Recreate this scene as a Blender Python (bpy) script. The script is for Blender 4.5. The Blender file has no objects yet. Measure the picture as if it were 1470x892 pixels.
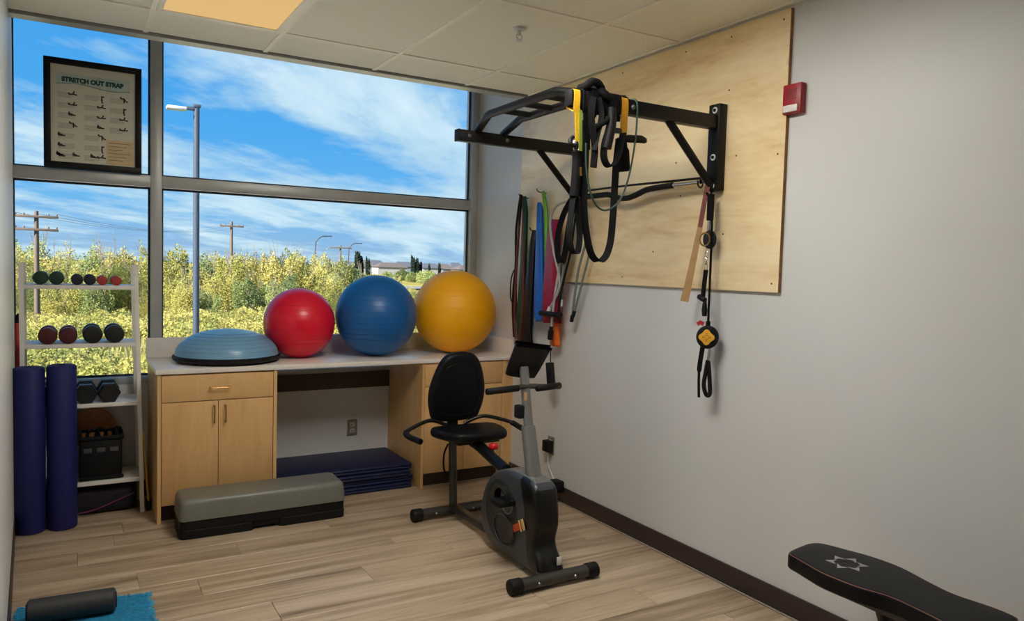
import bpy, bmesh, math, random
from mathutils import Vector, Matrix
random.seed(7)
PI = math.pi
SC = bpy.context.scene
COL = SC.collection

# ------------------------------------------------------------------ camera, sky, sun, exposure
H = 1.47
def cam_axes(yaw, pitch, roll):
    y, p, r = map(math.radians, (yaw, pitch, roll))
    f = Vector((math.sin(y)*math.cos(p), math.cos(y)*math.cos(p), -math.sin(p)))
    rt = Vector((math.cos(y), -math.sin(y), 0)); up = rt.cross(f)
    return rt*math.cos(r)+up*math.sin(r), -rt*math.sin(r)+up*math.cos(r), f
cam = bpy.data.cameras.new('camera'); camo = bpy.data.objects.new('camera', cam); COL.objects.link(camo)
rt, up, fw = cam_axes(30.501, 3.209, 1.594)
camo.matrix_world = Matrix(((rt.x, up.x, -fw.x, 0), (rt.y, up.y, -fw.y, 0), (rt.z, up.z, -fw.z, H), (0, 0, 0, 1)))
cam.sensor_width = 36; cam.lens = 1075.2/1470*36; cam.clip_start = .02; cam.clip_end = 3000
SC.camera = camo
SC.view_settings.view_transform = 'Standard'; SC.view_settings.look = 'None'
SC.view_settings.gamma = 1; SC.view_settings.use_curve_mapping = False
SC.view_settings.exposure = 0.28
SC.cycles.use_denoising = True
SC.cycles.max_bounces = 10; SC.cycles.diffuse_bounces = 6; SC.cycles.transparent_max_bounces = 16
SC.cycles.caustics_reflective = False; SC.cycles.caustics_refractive = False
SC.cycles.sample_clamp_indirect = 6

def lin(c):
    return tuple(((v/255)/12.92 if v/255 <= .04045 else ((v/255+.055)/1.055)**2.4) for v in c[:3]) + (1,)

class NT:
    def __init__(s, t): s.t = t; t.nodes.clear()
    def n(s, typ, **kw):
        o = s.t.nodes.new(typ)
        for k, v in kw.items():
            if k == 'i':
                for a, b in v.items(): o.inputs[a].default_value = b
            else: setattr(o, k, v)
        return o
    def l(s, a, b): s.t.links.new(a, b)
    def math(s, op, a, b=None, c=None):
        o = s.n('ShaderNodeMath', operation=op)
        for i, v in enumerate((a, b, c)):
            if v is None: continue
            if isinstance(v, (int, float)): o.inputs[i].default_value = v
            else: s.l(v, o.inputs[i])
        return o.outputs[0]
    def ramp(s, fac, stops):
        o = s.n('ShaderNodeValToRGB'); e = o.color_ramp.elements
        while len(e) < len(stops): e.new(.5)
        for el, (p, c) in zip(e, stops):
            el.position = p; el.color = c if len(c) == 4 else lin(c)
        s.l(fac, o.inputs[0]); return o.outputs[0]
    def mix(s, fac, a, b, blend='MIX'):
        o = s.n('ShaderNodeMix', data_type='RGBA', blend_type=blend)
        for i, v in ((0, fac), (6, a), (7, b)):
            if isinstance(v, (int, float, tuple)): o.inputs[i].default_value = v
            else: s.l(v, o.inputs[i])
        return o.outputs[2]

# the sky: a blue dome with wind-drawn streaks of cloud on a high flat layer
w = bpy.data.worlds.new('sky'); SC.world = w; w.use_nodes = True
T = NT(w.node_tree)
tc = T.n('ShaderNodeTexCoord')
sx = T.n('ShaderNodeSeparateXYZ'); T.l(tc.outputs['Generated'], sx.inputs[0])
zc = T.math('MAXIMUM', sx.outputs[2], 0.0)
zz = T.math('ADD', zc, .09)
u = T.math('DIVIDE', sx.outputs[0], zz); v = T.math('DIVIDE', sx.outputs[1], zz)
CA = math.radians(40); SVOFF = -.34
su = T.math('ADD', T.math('MULTIPLY', u, math.sin(CA)), T.math('MULTIPLY', v, math.cos(CA)))    # along the streaks
sv = T.math('SUBTRACT', T.math('MULTIPLY', u, math.cos(CA)), T.math('MULTIPLY', v, math.sin(CA)))
cx = T.n('ShaderNodeCombineXYZ'); T.l(T.math('MULTIPLY', su, .42), cx.inputs[0]); T.l(T.math('ADD', T.math('MULTIPLY', sv, 1.0), SVOFF), cx.inputs[1]); cx.inputs[2].default_value = 14.2
n1 = T.n('ShaderNodeTexNoise', i={'Scale': 1.15, 'Detail': 10.0, 'Roughness': .60, 'Distortion': .25}); T.l(cx.outputs[0], n1.inputs['Vector'])
n2 = T.n('ShaderNodeTexNoise', i={'Scale': .40, 'Detail': 2.0}); T.l(cx.outputs[0], n2.inputs['Vector'])
pf = T.n('ShaderNodeCombineXYZ'); T.l(u, pf.inputs[0]); T.l(v, pf.inputs[1])
n3 = T.n('ShaderNodeTexNoise', i={'Scale': 2.6, 'Detail': 6.0, 'Roughness': .55}); T.l(pf.outputs[0], n3.inputs['Vector'])       # small puffs
den = T.math('ADD', T.math('ADD', T.math('MULTIPLY', n1.outputs[0], .50), T.math('MULTIPLY', n2.outputs[0], .32)), T.math('MULTIPLY', n3.outputs[0], .18))
low = T.math('MULTIPLY', T.math('SUBTRACT', 1.0, T.math('MINIMUM', T.math('MULTIPLY', zc, 5.0), 1.0)), .05)   # thicker towards the horizon
cl = T.ramp(T.math('ADD', den, low), [(.508, (0, 0, 0, 1)), (.545, (.50, .50, .50, 1)), (.598, (1, 1, 1, 1))])
blue = T.ramp(zc, [(0, (148, 178, 208)), (.025, (134, 176, 214)), (.07, (104, 174, 224)), (.16, (76, 160, 224)), (.30, (62, 150, 220)), (1, (58, 144, 216))])
shade = T.ramp(n1.outputs[0], [(.40, (146, 188, 226)), (.54, (176, 208, 226)), (.70, (212, 230, 238))])
skyc = T.mix(T.math('MULTIPLY', cl, .92), blue, shade)
bg = T.n('ShaderNodeBackground', i={'Strength': .98}); T.l(skyc, bg.inputs[0])
wo = T.n('ShaderNodeOutputWorld'); T.l(bg.outputs[0], wo.inputs[0])

sun = bpy.data.lights.new('sun', 'SUN'); sun.energy = 14.0; sun.angle = .009; sun.color = (1, .93, .82)
suno = bpy.data.objects.new('sun', sun); COL.objects.link(suno)
suno.rotation_euler = Vector((-.72, -.30, .62)).to_track_quat('Z', 'Y').to_euler()   # from behind the building, so none falls through the window

# ------------------------------------------------------------------ materials
MATS = {}
def mat(name, rgb, rough=.5, metal=0, var=.10, scale=14, bump=0, bscale=220, spec=.5, coat=0, trans=0, sss=0):
    if name in MATS: return MATS[name]
    m = bpy.data.materials.new(name); m.use_nodes = True; t = NT(m.node_tree)
    b = t.n('ShaderNodeBsdfPrincipled', i={'Roughness': rough, 'Metallic': metal, 'Specular IOR Level': spec, 'Coat Weight': coat, 'Transmission Weight': trans, 'Subsurface Weight': sss, 'Subsurface Scale': .12})
    if sss: b.inputs['Subsurface Radius'].default_value = tuple(.15+.85*x for x in lin(rgb)[:3])
    o = t.n('ShaderNodeOutputMaterial'); t.l(b.outputs[0], o.inputs[0])
    tc = t.n('ShaderNodeTexCoord')
    nz = t.n('ShaderNodeTexNoise', i={'Scale': scale, 'Detail': 4.0}); t.l(tc.outputs['Object'], nz.inputs['Vector'])
    c = lin(rgb)
    d = tuple(x*(1-var) for x in c[:3]) + (1,); h = tuple(min(1, x*(1+var)) for x in c[:3]) + (1,)
    t.l(t.ramp(nz.outputs[0], [(.3, d), (.7, h)]), b.inputs['Base Color'])
    if bump:
        nb = t.n('ShaderNodeTexNoise', i={'Scale': bscale, 'Detail': 3.0}); t.l(tc.outputs['Object'], nb.inputs['Vector'])
        bp = t.n('ShaderNodeBump', i={'Strength': bump, 'Distance': .002}); t.l(nb.outputs[0], bp.inputs['Height']); t.l(bp.outputs[0], b.inputs['Normal'])
    MATS[name] = m; return m

def wood(name, stops, axis='X', stretch=.12, scale=9, rough=.45, bump=.05, rand=0.0, knots=0.0, coat=0, crough=.3):
    m = bpy.data.materials.new(name); m.use_nodes = True; t = NT(m.node_tree)
    b = t.n('ShaderNodeBsdfPrincipled', i={'Roughness': rough, 'Coat Weight': coat, 'Coat Roughness': crough})
    o = t.n('ShaderNodeOutputMaterial'); t.l(b.outputs[0], o.inputs[0])
    tc = t.n('ShaderNodeTexCoord'); mp = t.n('ShaderNodeMapping'); t.l(tc.outputs['Object'], mp.inputs[0])
    mp.inputs['Scale'].default_value = tuple(stretch if a == axis else 1 for a in 'XYZ')
    vec = mp.outputs[0]
    oi = t.n('ShaderNodeObjectInfo')
    off = t.n('ShaderNodeVectorMath', operation='ADD'); t.l(vec, off.inputs[0])
    cmb = t.n('ShaderNodeCombineXYZ')
    for k in range(3): t.l(t.math('MULTIPLY', oi.outputs['Random'], 37.0+11*k), cmb.inputs[k])
    t.l(cmb.outputs[0], off.inputs[1]); vec = off.outputs[0]
    a = t.n('ShaderNodeTexNoise', i={'Scale': scale, 'Detail': 6.0, 'Roughness': .6, 'Distortion': .8}); t.l(vec, a.inputs['Vector'])
    f = t.n('ShaderNodeTexNoise', i={'Scale': scale*9, 'Detail': 3.0}); t.l(vec, f.inputs['Vector'])
    fac = t.math('ADD', t.math('MULTIPLY', a.outputs[0], .78), t.math('MULTIPLY', f.outputs[0], .22))
    if rand: fac = t.math('ADD', fac, t.math('MULTIPLY', t.math('SUBTRACT', oi.outputs['Random'], .5), rand))
    c = t.ramp(fac, stops)
    if knots:
        vo = t.n('ShaderNodeTexVoronoi', i={'Scale': 2.3}); t.l(tc.outputs['Object'], vo.inputs['Vector'])
        k = t.ramp(vo.outputs['Distance'], [(.0, (1, 1, 1, 1)), (.075, (.0, .0, .0, 1))])
        c = t.mix(t.math('MULTIPLY', k, knots), c, lin((120, 84, 44)))
    t.l(c, b.inputs['Base Color'])
    bp = t.n('ShaderNodeBump', i={'Strength': bump, 'Distance': .003}); t.l(fac, bp.inputs['Height']); t.l(bp.outputs[0], b.inputs['Normal'])
    MATS[name] = m; return m

def emit(name, rgb, strength):
    m = bpy.data.materials.new(name); m.use_nodes = True; t = NT(m.node_tree)
    e = t.n('ShaderNodeEmission', i={'Strength': strength}); o = t.n('ShaderNodeOutputMaterial')
    tc = t.n('ShaderNodeTexCoord'); nz = t.n('ShaderNodeTexNoise', i={'Scale': 2.0}); t.l(tc.outputs['Object'], nz.inputs['Vector'])
    c = lin(rgb); t.l(t.ramp(nz.outputs[0], [(.3, tuple(x*.94 for x in c[:3])+(1,)), (.7, c)]), e.inputs[0])
    t.l(e.outputs[0], o.inputs[0]); MATS[name] = m; return m

def glass(name):
    m = bpy.data.materials.new(name); m.use_nodes = True; t = NT(m.node_tree)
    a = t.n('ShaderNodeBsdfTransparent'); a.inputs[0].default_value = (.97, .985, .99, 1)
    g = t.n('ShaderNodeBsdfGlossy', i={'Roughness': .01}); mx = t.n('ShaderNodeMixShader')
    fr = t.n('ShaderNodeFresnel', i={'IOR': 1.25}); t.l(t.math('MAXIMUM', t.math('SUBTRACT', fr.outputs[0], .03), 0.0), mx.inputs[0])
    t.l(a.outputs[0], mx.inputs[1]); t.l(g.outputs[0], mx.inputs[2])
    o = t.n('ShaderNodeOutputMaterial'); t.l(mx.outputs[0], o.inputs[0]); MATS[name] = m; return m

# ------------------------------------------------------------------ mesh helpers
def catmull(pts, n=6, closed=False):
    P = [Vector(p) for p in pts]; out = []
    N = len(P)
    rng = range(N) if closed else range(N-1)
    for i in rng:
        g = (lambda k: P[k % N]) if closed else (lambda k: P[max(0, min(N-1, k))])
        a, b, c, d = g(i-1), g(i), g(i+1), g(i+2)
        for k in range(n):
            t = k/n
            out.append(.5*((2*b)+(c-a)*t+(2*a-5*b+4*c-d)*t*t+(3*b-a-3*c+d)*t**3))
    if not closed: out.append(P[-1])
    return out

class MB:
    def __init__(s): s.v = []; s.f = []
    def add(s, vs, fs, M=None):
        k = len(s.v)
        s.v += [(M @ Vector(p)) if M else Vector(p) for p in vs]
        s.f += [tuple(i+k for i in f) for f in fs]; return s
    def box(s, x0, x1, y0, y1, z0, z1, M=None):
        return s.add([(x0,y0,z0),(x1,y0,z0),(x1,y1,z0),(x0,y1,z0),(x0,y0,z1),(x1,y0,z1),(x1,y1,z1),(x0,y1,z1)],
                     [(0,3,2,1),(4,5,6,7),(0,1,5,4),(1,2,6,5),(2,3,7,6),(3,0,4,7)], M)
    def rbox(s, x0, x1, y0, y1, z0, z1, b=.005, seg=2, M=None):
        bm = bmesh.new(); bmesh.ops.create_cube(bm, size=1)
        for q in bm.verts: q.co = Vector(((x0+x1)/2+q.co.x*(x1-x0), (y0+y1)/2+q.co.y*(y1-y0), (z0+z1)/2+q.co.z*(z1-z0)))
        bmesh.ops.bevel(bm, geom=bm.edges[:], offset=b, segments=seg, affect='EDGES', profile=.5)
        bm.verts.index_update()
        s.add([q.co.copy() for q in bm.verts], [tuple(q.index for q in f.verts) for f in bm.faces], M); bm.free(); return s
    def tube(s, path, r, n=10, closed=False, flat=1.0, M=None):
        P = [Vector(p) for p in path]; N = len(P); R = r if isinstance(r, (list, tuple)) else [r]*N
        vs = []; prev = None
        for i in range(N):
            if closed: t = P[(i+1) % N]-P[i-1]
            else: t = P[min(i+1, N-1)]-P[max(i-1, 0)]
            t = t.normalized() if t.length > 1e-9 else Vector((0, 0, 1))
            if prev is None:
                a = Vector((0, 0, 1)) if abs(t.z) < .9 else Vector((1, 0, 0))
                x = (a-t*a.dot(t)).normalized()
            else:
                x = prev-t*prev.dot(t); x = x.normalized() if x.length > 1e-6 else prev
            prev = x; y = t.cross(x)
            vs += [P[i]+(x*math.cos(2*PI*k/n)+y*math.sin(2*PI*k/n)*flat)*R[i] for k in range(n)]
        fs = []
        for i in range(N if closed else N-1):
            j = (i+1) % N
            fs += [(i*n+k, i*n+(k+1) % n, j*n+(k+1) % n, j*n+k) for k in range(n)]
        if not closed: fs += [tuple(range(n-1, -1, -1)), tuple((N-1)*n+k for k in range(n))]
        return s.add(vs, fs, M)
    def cyl(s, a, b, r, n=20, bev=0, M=None):
        a, b = Vector(a), Vector(b); d = (b-a).normalized()
        if bev:
            return s.tube([a, a+d*bev*.02, a+d*bev*.35, a+d*bev, b-d*bev, b-d*bev*.35, b-d*bev*.02, b], [r-bev, r-bev*.9, r-bev*.3, r, r, r-bev*.3, r-bev*.9, r-bev], n, M=M)
        return s.tube([a, b], r, n, M=M)
    def lathe(s, prof, n=32, M=None):
        vs = []; fs = []
        for r, z in prof: vs += [(r*math.cos(2*PI*k/n), r*math.sin(2*PI*k/n), z) for k in range(n)]
        for i in range(len(prof)-1): fs += [(i*n+k, i*n+(k+1) % n, (i+1)*n+(k+1) % n, (i+1)*n+k) for k in range(n)]
        fs += [tuple(range(n-1, -1, -1)), tuple((len(prof)-1)*n+k for k in range(n))]
        return s.add(vs, fs, M)
    def sphere(s, c, r, n=32, m=20, sc=(1, 1, 1)):
        prof = [(max(1e-4, math.sin(PI*i/m)), -math.cos(PI*i/m)) for i in range(m+1)]
        return s.lathe(prof, n, Matrix.Translation(c) @ Matrix.Diagonal((r*sc[0], r*sc[1], r*sc[2], 1)))
    def ribbon(s, path, wdir, W, th=.0025, M=None):
        P = [Vector(p) for p in path]; N = len(P); vs = []
        for i in range(N):
            t = (P[min(i+1, N-1)]-P[max(i-1, 0)]).normalized()
            wd = Vector(wdir[i] if isinstance(wdir, list) else wdir); wd = (wd-t*wd.dot(t)).normalized()
            nn = t.cross(wd); ww = W[i] if isinstance(W, list) else W
            vs += [P[i]+wd*ww/2+nn*th/2, P[i]-wd*ww/2+nn*th/2, P[i]-wd*ww/2-nn*th/2, P[i]+wd*ww/2-nn*th/2]
        fs = [(3, 2, 1, 0), tuple((N-1)*4+k for k in range(4))]
        for i in range(N-1): fs += [(i*4+k, i*4+(k+1) % 4, i*4+4+(k+1) % 4, i*4+4+k) for k in range(4)]
        return s.add(vs, fs, M)
    def pad(s, outline, t, b, M=None, seg=4):
        """a cushion: outline in local XY, thickness t along Z, edges rounded by b"""
        O = [Vector((p[0], p[1], 0)) for p in outline]; N = len(O)
        nr = []
        for i in range(N):
            d = (O[(i+1) % N]-O[i-1]).normalized(); nr.append(Vector((-d.y, d.x, 0)))
        area = sum(O[i].x*O[(i+1) % N].y-O[(i+1) % N].x*O[i].y for i in range(N))
        sg = 1 if area > 0 else -1
        rings = []
        for k in range(seg+1):
            a = PI/2*k/seg; rings.append((b*(1-math.sin(a)), b*(1-math.cos(a))))
        prof = rings + [(i, t-z) for i, z in reversed(rings)]
        vs = []
        for ins, z in prof: vs += [O[i]+nr[i]*sg*ins+Vector((0, 0, z)) for i in range(N)]
        fs = []
        for q in range(len(prof)-1): fs += [(q*N+k, q*N+(k+1) % N, (q+1)*N+(k+1) % N, (q+1)*N+k) for k in range(N)]
        fs += [tuple(range(N-1, -1, -1)), tuple((len(prof)-1)*N+k for k in range(N))]
        return s.add(vs, fs, M)
    def fold(s, path, wdir, W, bulge, nrm=(-1, 0, 0), n=7):
        """a folded band: a strip with a rounded front and flat back"""
        P = [Vector(p) for p in path]; N = len(P); vs = []; nn = Vector(nrm); K = 2*n
        for i in range(N):
            ww = W[i] if isinstance(W, list) else W; wd = Vector(wdir)
            for k in range(n): q = -1+2*k/(n-1); vs.append(P[i]+wd*ww/2*q+nn*bulge*math.sqrt(max(0, 1-q*q))*(1+.25*math.sin(3.1*q+i*.35)))
            for k in range(n): q = 1-2*k/(n-1); vs.append(P[i]+wd*ww/2*q*.98-nn*.002)
        fs = [tuple(range(K-1, -1, -1)), tuple((N-1)*K+k for k in range(K))]
        for i in range(N-1): fs += [(i*K+k, i*K+(k+1) % K, (i+1)*K+(k+1) % K, (i+1)*K+k) for k in range(K)]
        return s.add(vs, fs)
    def mesh(s, name, m, off=Vector(), smooth=True, angle=38):
        me = bpy.data.meshes.new(name); me.from_pydata([tuple(p-off) for p in s.v], [], s.f); me.update()
        bm = bmesh.new(); bm.from_mesh(me); bmesh.ops.recalc_face_normals(bm, faces=bm.faces); bm.to_mesh(me); bm.free()
        if smooth:
            for p in me.polygons: p.use_smooth = True
            me.set_sharp_from_angle(angle=math.radians(angle))
        if m: me.materials.append(m)
        return me

WLOC = {}
def link(o, parent=None):
    COL.objects.link(o)
    if parent: o.parent = parent
    return o
def tag(o, label=None, cat=None, group=None, kind=None):
    for k, v in (('label', label), ('category', cat), ('group', group), ('kind', kind)):
        if v: o[k] = v
    return o
def thing(name, label, cat, loc=(0, 0, 0), group=None, kind=None):
    o = bpy.data.objects.new(name, None); o.location = loc; o.empty_display_size = .05; link(o)
    WLOC[o] = Vector(loc); return tag(o, label, cat, group, kind)
def part(mb, name, m, parent, label=None, **kw):
    off = WLOC[parent]
    o = bpy.data.objects.new(name, mb.mesh(name, m, off, **kw)); link(o, parent); WLOC[o] = off
    if label: o['label'] = label
    return o
def solo(mb, name, m, label=None, cat=None, group=None, kind=None, **kw):
    lo = Vector([min(p[k] for p in mb.v) for k in range(3)]); hi = Vector([max(p[k] for p in mb.v) for k in range(3)])
    off = Vector(((lo.x+hi.x)/2, (lo.y+hi.y)/2, lo.z))
    o = bpy.data.objects.new(name, mb.mesh(name, m, off, **kw)); o.location = off; link(o); WLOC[o] = off
    return tag(o, label, cat, group, kind)
def struct(mb, name, m, **kw): return solo(mb, name, m, kind='structure', **kw)
def copy_tree(o, parent=None, loc=None):
    c = o.copy(); link(c); c.parent = parent
    if loc is not None: c.location = loc
    for ch in list(o.children): copy_tree(ch, c)
    return c
def rot(axis, deg): return Matrix.Rotation(math.radians(deg), 4, axis)
def tr(*p): return Matrix.Translation(Vector(p))
def frame(o, x, y, z):
    M = Matrix((x, y, z)).transposed().to_4x4(); M.translation = Vector(o); return M
# ------------------------------------------------------------------ palette
m_wall = mat('wall_paint', (210, 211, 210), .43, var=.015, scale=3, bump=.04, bscale=160)
m_white = mat('white_frame', (214, 216, 214), .4, var=.03)
m_frame = mat('window_frame_aluminium', (176, 178, 176), .38, .25, var=.04)
m_tile = mat('ceiling_tile', (240, 239, 226), .9, var=.05, scale=90, bump=.6, bscale=330)
m_tbar = mat('ceiling_grid_metal', (244, 241, 228), .5, var=.03)
m_base = mat('baseboard_rubber', (52, 38, 34), .45, var=.08)
m_plank = wood('vinyl_plank', [(.30, (106, 88, 68)), (.42, (154, 134, 109)), (.54, (184, 164, 138)), (.70, (204, 188, 164))], 'X', .055, 11, .34, .04, rand=.06)
m_sub = mat('subfloor', (58, 46, 36), .9)
m_maple = wood('maple_laminate', [(.28, (196, 150, 96)), (.5, (212, 170, 114)), (.75, (222, 184, 130))], 'Z', .14, 6, .42, .02)
m_ply = wood('birch_plywood', [(.28, (206, 168, 112)), (.42, (230, 202, 150)), (.55, (242, 220, 174)), (.75, (250, 236, 200))], 'Y', .20, 5.0, .5, .03, knots=.5, coat=1.0, crough=.34)
m_plyedge = mat('plywood_edge', (150, 108, 62), .7, var=.25, scale=60)
m_counter = mat('counter_laminate', (226, 220, 212), .28, var=.03, scale=40, coat=.2)
m_black = mat('black_powder_coat', (7, 7, 8), .45, var=.1, spec=.28)
m_blackrub = mat('black_rubber', (9, 9, 10), .6, var=.12, spec=.3)
m_blackweb = mat('black_webbing', (7, 7, 8), .8, var=.2, scale=120, spec=.2)
m_chrome = mat('chrome', (205, 205, 205), .18, 1, var=.05)
m_brass = mat('brushed_brass', (170, 132, 78), .35, .9, var=.06)
m_vinyl = mat('black_upholstery', (10, 11, 13), .45, var=.1, bump=.15, bscale=420, spec=.22)
m_glass = glass('window_glass')
m_dark = mat('dark_void', (26, 24, 24), .8)

XR, YW, ZC = 2.67, 5.087, 2.632
def xl(y): return -.29+.04*(YW-y)

# ------------------------------------------------------------------ room shell
fl = struct(MB().box(-2.6, XR+.15, -2.65, YW+.2, -.12, -.004), 'floor', m_sub)
PW, PL = .198, 1.22
joints = {3.042: .74, 3.240: 1.21, 3.438: .492, 3.636: .256, 3.834: .73, 4.032: .019, 4.428: .234}
pm = {}
def plank(x0, x1, y0, y1):
    key = (round(x1-x0, 3), round(y1-y0, 3))
    if key not in pm:
        a, b, g = key[0]/2-.0008, key[1]/2-.0006, .0012
        q = MB().add([(-a,-b,-.006),(a,-b,-.006),(a,b,-.006),(-a,b,-.006),(-a,-b,-g),(a,-b,-g),(a,b,-g),(-a,b,-g),
                      (-a+g,-b+g,0),(a-g,-b+g,0),(a-g,b-g,0),(-a+g,b-g,0)],
                     [(0,3,2,1)]+[(k,(k+1) % 4,4+(k+1) % 4,4+k) for k in range(4)]+[(4+k,4+(k+1) % 4,8+(k+1) % 4,8+k) for k in range(4)]+[(8,9,10,11)])
        pm[key] = q.mesh('plank', m_plank, smooth=False)
    o = bpy.data.objects.new('plank', pm[key]); o.parent = fl
    o.location = Vector(((x0+x1)/2, (y0+y1)/2, 0))-fl.location; COL.objects.link(o)
rnd = random.Random(3)
y = 3.042-PW*15
while y < YW-.01:
    j = next((v for k, v in joints.items() if abs(k-y) < .02), None)
    if j is None: j = rnd.uniform(0, PL)
    x = j-PL*math.ceil((j+.40)/PL)
    while x < XR:
        a, b = max(x, -.40), min(x+PL, XR)
        if b-a > .03: plank(a, b, y, min(y+PW, YW))
        x += PL
    y += PW
struct(MB().box(-2.6, XR, -2.65, 3.042-PW*15, -.006, 0), 'floor_back', m_plank)
struct(MB().box(-2.6, -.40, 3.042-PW*15, 1.4, -.006, 0), 'floor_side', m_plank)

struct(MB().box(XR, XR+.15, -2.65, YW+.2, -.1, 3.0), 'wall_right', m_wall)
wl = MB(); y1 = 1.4
wl.add([(xl(YW),YW+.2,-.1),(xl(y1),y1,-.1),(xl(y1)-.14,y1,-.1),(xl(YW)-.16,YW+.2,-.1),(xl(YW),YW+.2,3),(xl(y1),y1,3),(xl(y1)-.14,y1,3),(xl(YW)-.16,YW+.2,3)],
       [(0,1,2,3),(4,7,6,5),(0,4,5,1),(1,5,6,2),(2,6,7,3),(3,7,4,0)])
struct(wl, 'wall_left', m_wall, smooth=False)
struct(MB().box(-2.6, xl(y1)-.12, y1, y1+.14, -.1, 3), 'wall_left_return', m_wall)
struct(MB().box(-2.75, -2.6, -2.65, y1+.14, -.1, 3), 'wall_far_left', m_wall)
struct(MB().box(-2.75, XR+.15, -2.8, -2.65, -.1, 3), 'wall_back', m_wall)
struct(MB().box(xl(YW)-.16, XR, YW, YW+.2, -.1, .70), 'wall_window', m_wall)
struct(MB().box(xl(YW)-.16, XR, YW, YW+.2, 2.96, 3.05), 'wall_window_head', m_wall)

# ceiling: a roof slab, lay-in tiles on a metal grid, stopping short of the window at a shadow gap
ce = struct(MB().box(-2.9, XR+.3, -2.95, YW+.35, 3.0, 3.3), 'ceiling', m_wall)
CY = 4.365
struct(MB().box(-2.75, XR, -2.65, CY+.005, 2.66, 3.0), 'ceiling_plenum', m_dark)
xs = [-2.75, -2.116, -1.499, -.882, -.283, .334, .933, 1.567, 2.185, XR]
ys = [-2.65, -2.305, -1.26, -.215, .83, 1.875, 2.92, 3.965, CY]
LAMPS = {(5, 6): 'dim', (6, 5): 'fill'}
tm = {}
for i in range(len(xs)-1):
    for j in range(len(ys)-1):
        if LAMPS.get((i, j)) in ('dim', 'fill'): continue
        k = (round(xs[i+1]-xs[i], 3), round(ys[j+1]-ys[j], 3))
        if k not in tm: tm[k] = MB().box(-k[0]/2+.003, k[0]/2-.003, -k[1]/2+.003, k[1]/2-.003, 0, .018).mesh('ceiling_tile', m_tile, smooth=False)
        o = bpy.data.objects.new('ceiling_tile', tm[k]); o.parent = ce; COL.objects.link(o)
        o.location = Vector(((xs[i]+xs[i+1])/2, (ys[j]+ys[j+1])/2, ZC+.006))-ce.location
for x in xs[1:-1]: part(MB().box(x-.012, x+.012, -2.65, CY, ZC, ZC+.010), 'grid_bar', m_tbar, ce, smooth=False)
for yv in ys[1:-1]:
    for i in range(len(xs)-1): part(MB().box(xs[i]+.012, xs[i+1]-.012, yv-.012, yv+.012, ZC+.0005, ZC+.010), 'grid_bar', m_tbar, ce, smooth=False)
struct(MB().box(XR-.022, XR, -2.65, CY, ZC-.002, ZC+.010), 'trim_1', m_tbar)                      # wall angle
t2 = MB().box(-.40, XR, CY+.028, CY+.115, ZC-.004, ZC+.018); t2.box(-.40, XR, CY+.100, CY+.115, ZC+.018, 3.0)
struct(t2, 'trim_2', m_frame)                                                                       # blind pocket edge
struct(MB().box(-.40, XR, CY+.006, CY+.028, ZC+.012, 2.66), 'gap_shade_strip', m_dark)  # dark strip standing in for the shade inside the gap

# baseboards
struct(MB().rbox(XR-.012, XR, -2.65, 4.52, 0, .103, .003), 'baseboard_right', m_base)
struct(MB().cyl((XR-.014, -2.65, .004), (XR-.014, 4.5, .004), .005, 8), 'trim_4', mat('floor_caulk', (150, 140, 126), .5))
bl = MB(); bl.add([(xl(YW)+.012,YW,0),(xl(y1)+.012,y1,0),(xl(y1),y1,0),(xl(YW),YW,0),(xl(YW)+.010,YW,.1),(xl(y1)+.010,y1,.1),(xl(y1),y1,.1),(xl(YW),YW,.1)],
       [(0,1,2,3),(4,7,6,5),(0,4,5,1),(1,5,6,2),(2,6,7,3),(3,7,4,0)])
struct(bl, 'baseboard_left', m_base, smooth=False)
struct(MB().rbox(-.285, .40, YW-.012, YW, 0, .1, .003), 'baseboard_window', m_base)

# window
WX0, WX1, WZ0, WZ1 = xl(YW)-.01, XR, .70, 2.96
win = bpy.data.objects.new('window_1', None); win.location = ((WX0+WX1)/2, YW, WZ0); link(win); WLOC[win] = Vector(win.location); win['kind'] = 'structure'
def bar(n, *a): part(MB().rbox(*a, b=.003), n, m_frame, win)
bar('sill_rail', WX0, WX1, YW-.004, YW+.11, WZ0, WZ0+.045)
bar('head_rail', WX0, WX1, YW-.004, YW+.11, WZ1-.05, WZ1)
bar('jamb', WX0-.05, WX0+.012, YW, YW+.11, WZ0, WZ1); bar('jamb', 2.612, XR, YW, YW+.11, WZ0, WZ1)
bar('mullion', .419, .481, YW-.002, YW+.11, WZ0, WZ1)
bar('transom', WX0+.012, .419, YW, YW+.10, 1.905, 1.975); bar('transom', .481, 2.612, YW, YW+.10, 1.905, 1.975)
for x0, x1 in ((WX0+.012, .419), (.481, 2.612)):
    for z0, z1 in ((WZ0+.045, 1.905), (1.975, WZ1-.05)):
        part(MB().box(x0, x1, YW+.055, YW+.061, z0, z1), 'pane', m_glass, win, smooth=False)
        g = MB()
        for a in ((x0, x0+.012, z0, z1), (x1-.012, x1, z0, z1), (x0+.012, x1-.012, z0, z0+.012), (x0+.012, x1-.012, z1-.012, z1)):
            g.box(a[0], a[1], YW+.045, YW+.055, a[2], a[3])
        part(g, 'gasket', mat('glazing_gasket', (56, 66, 76), .6), win, smooth=False)

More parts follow.
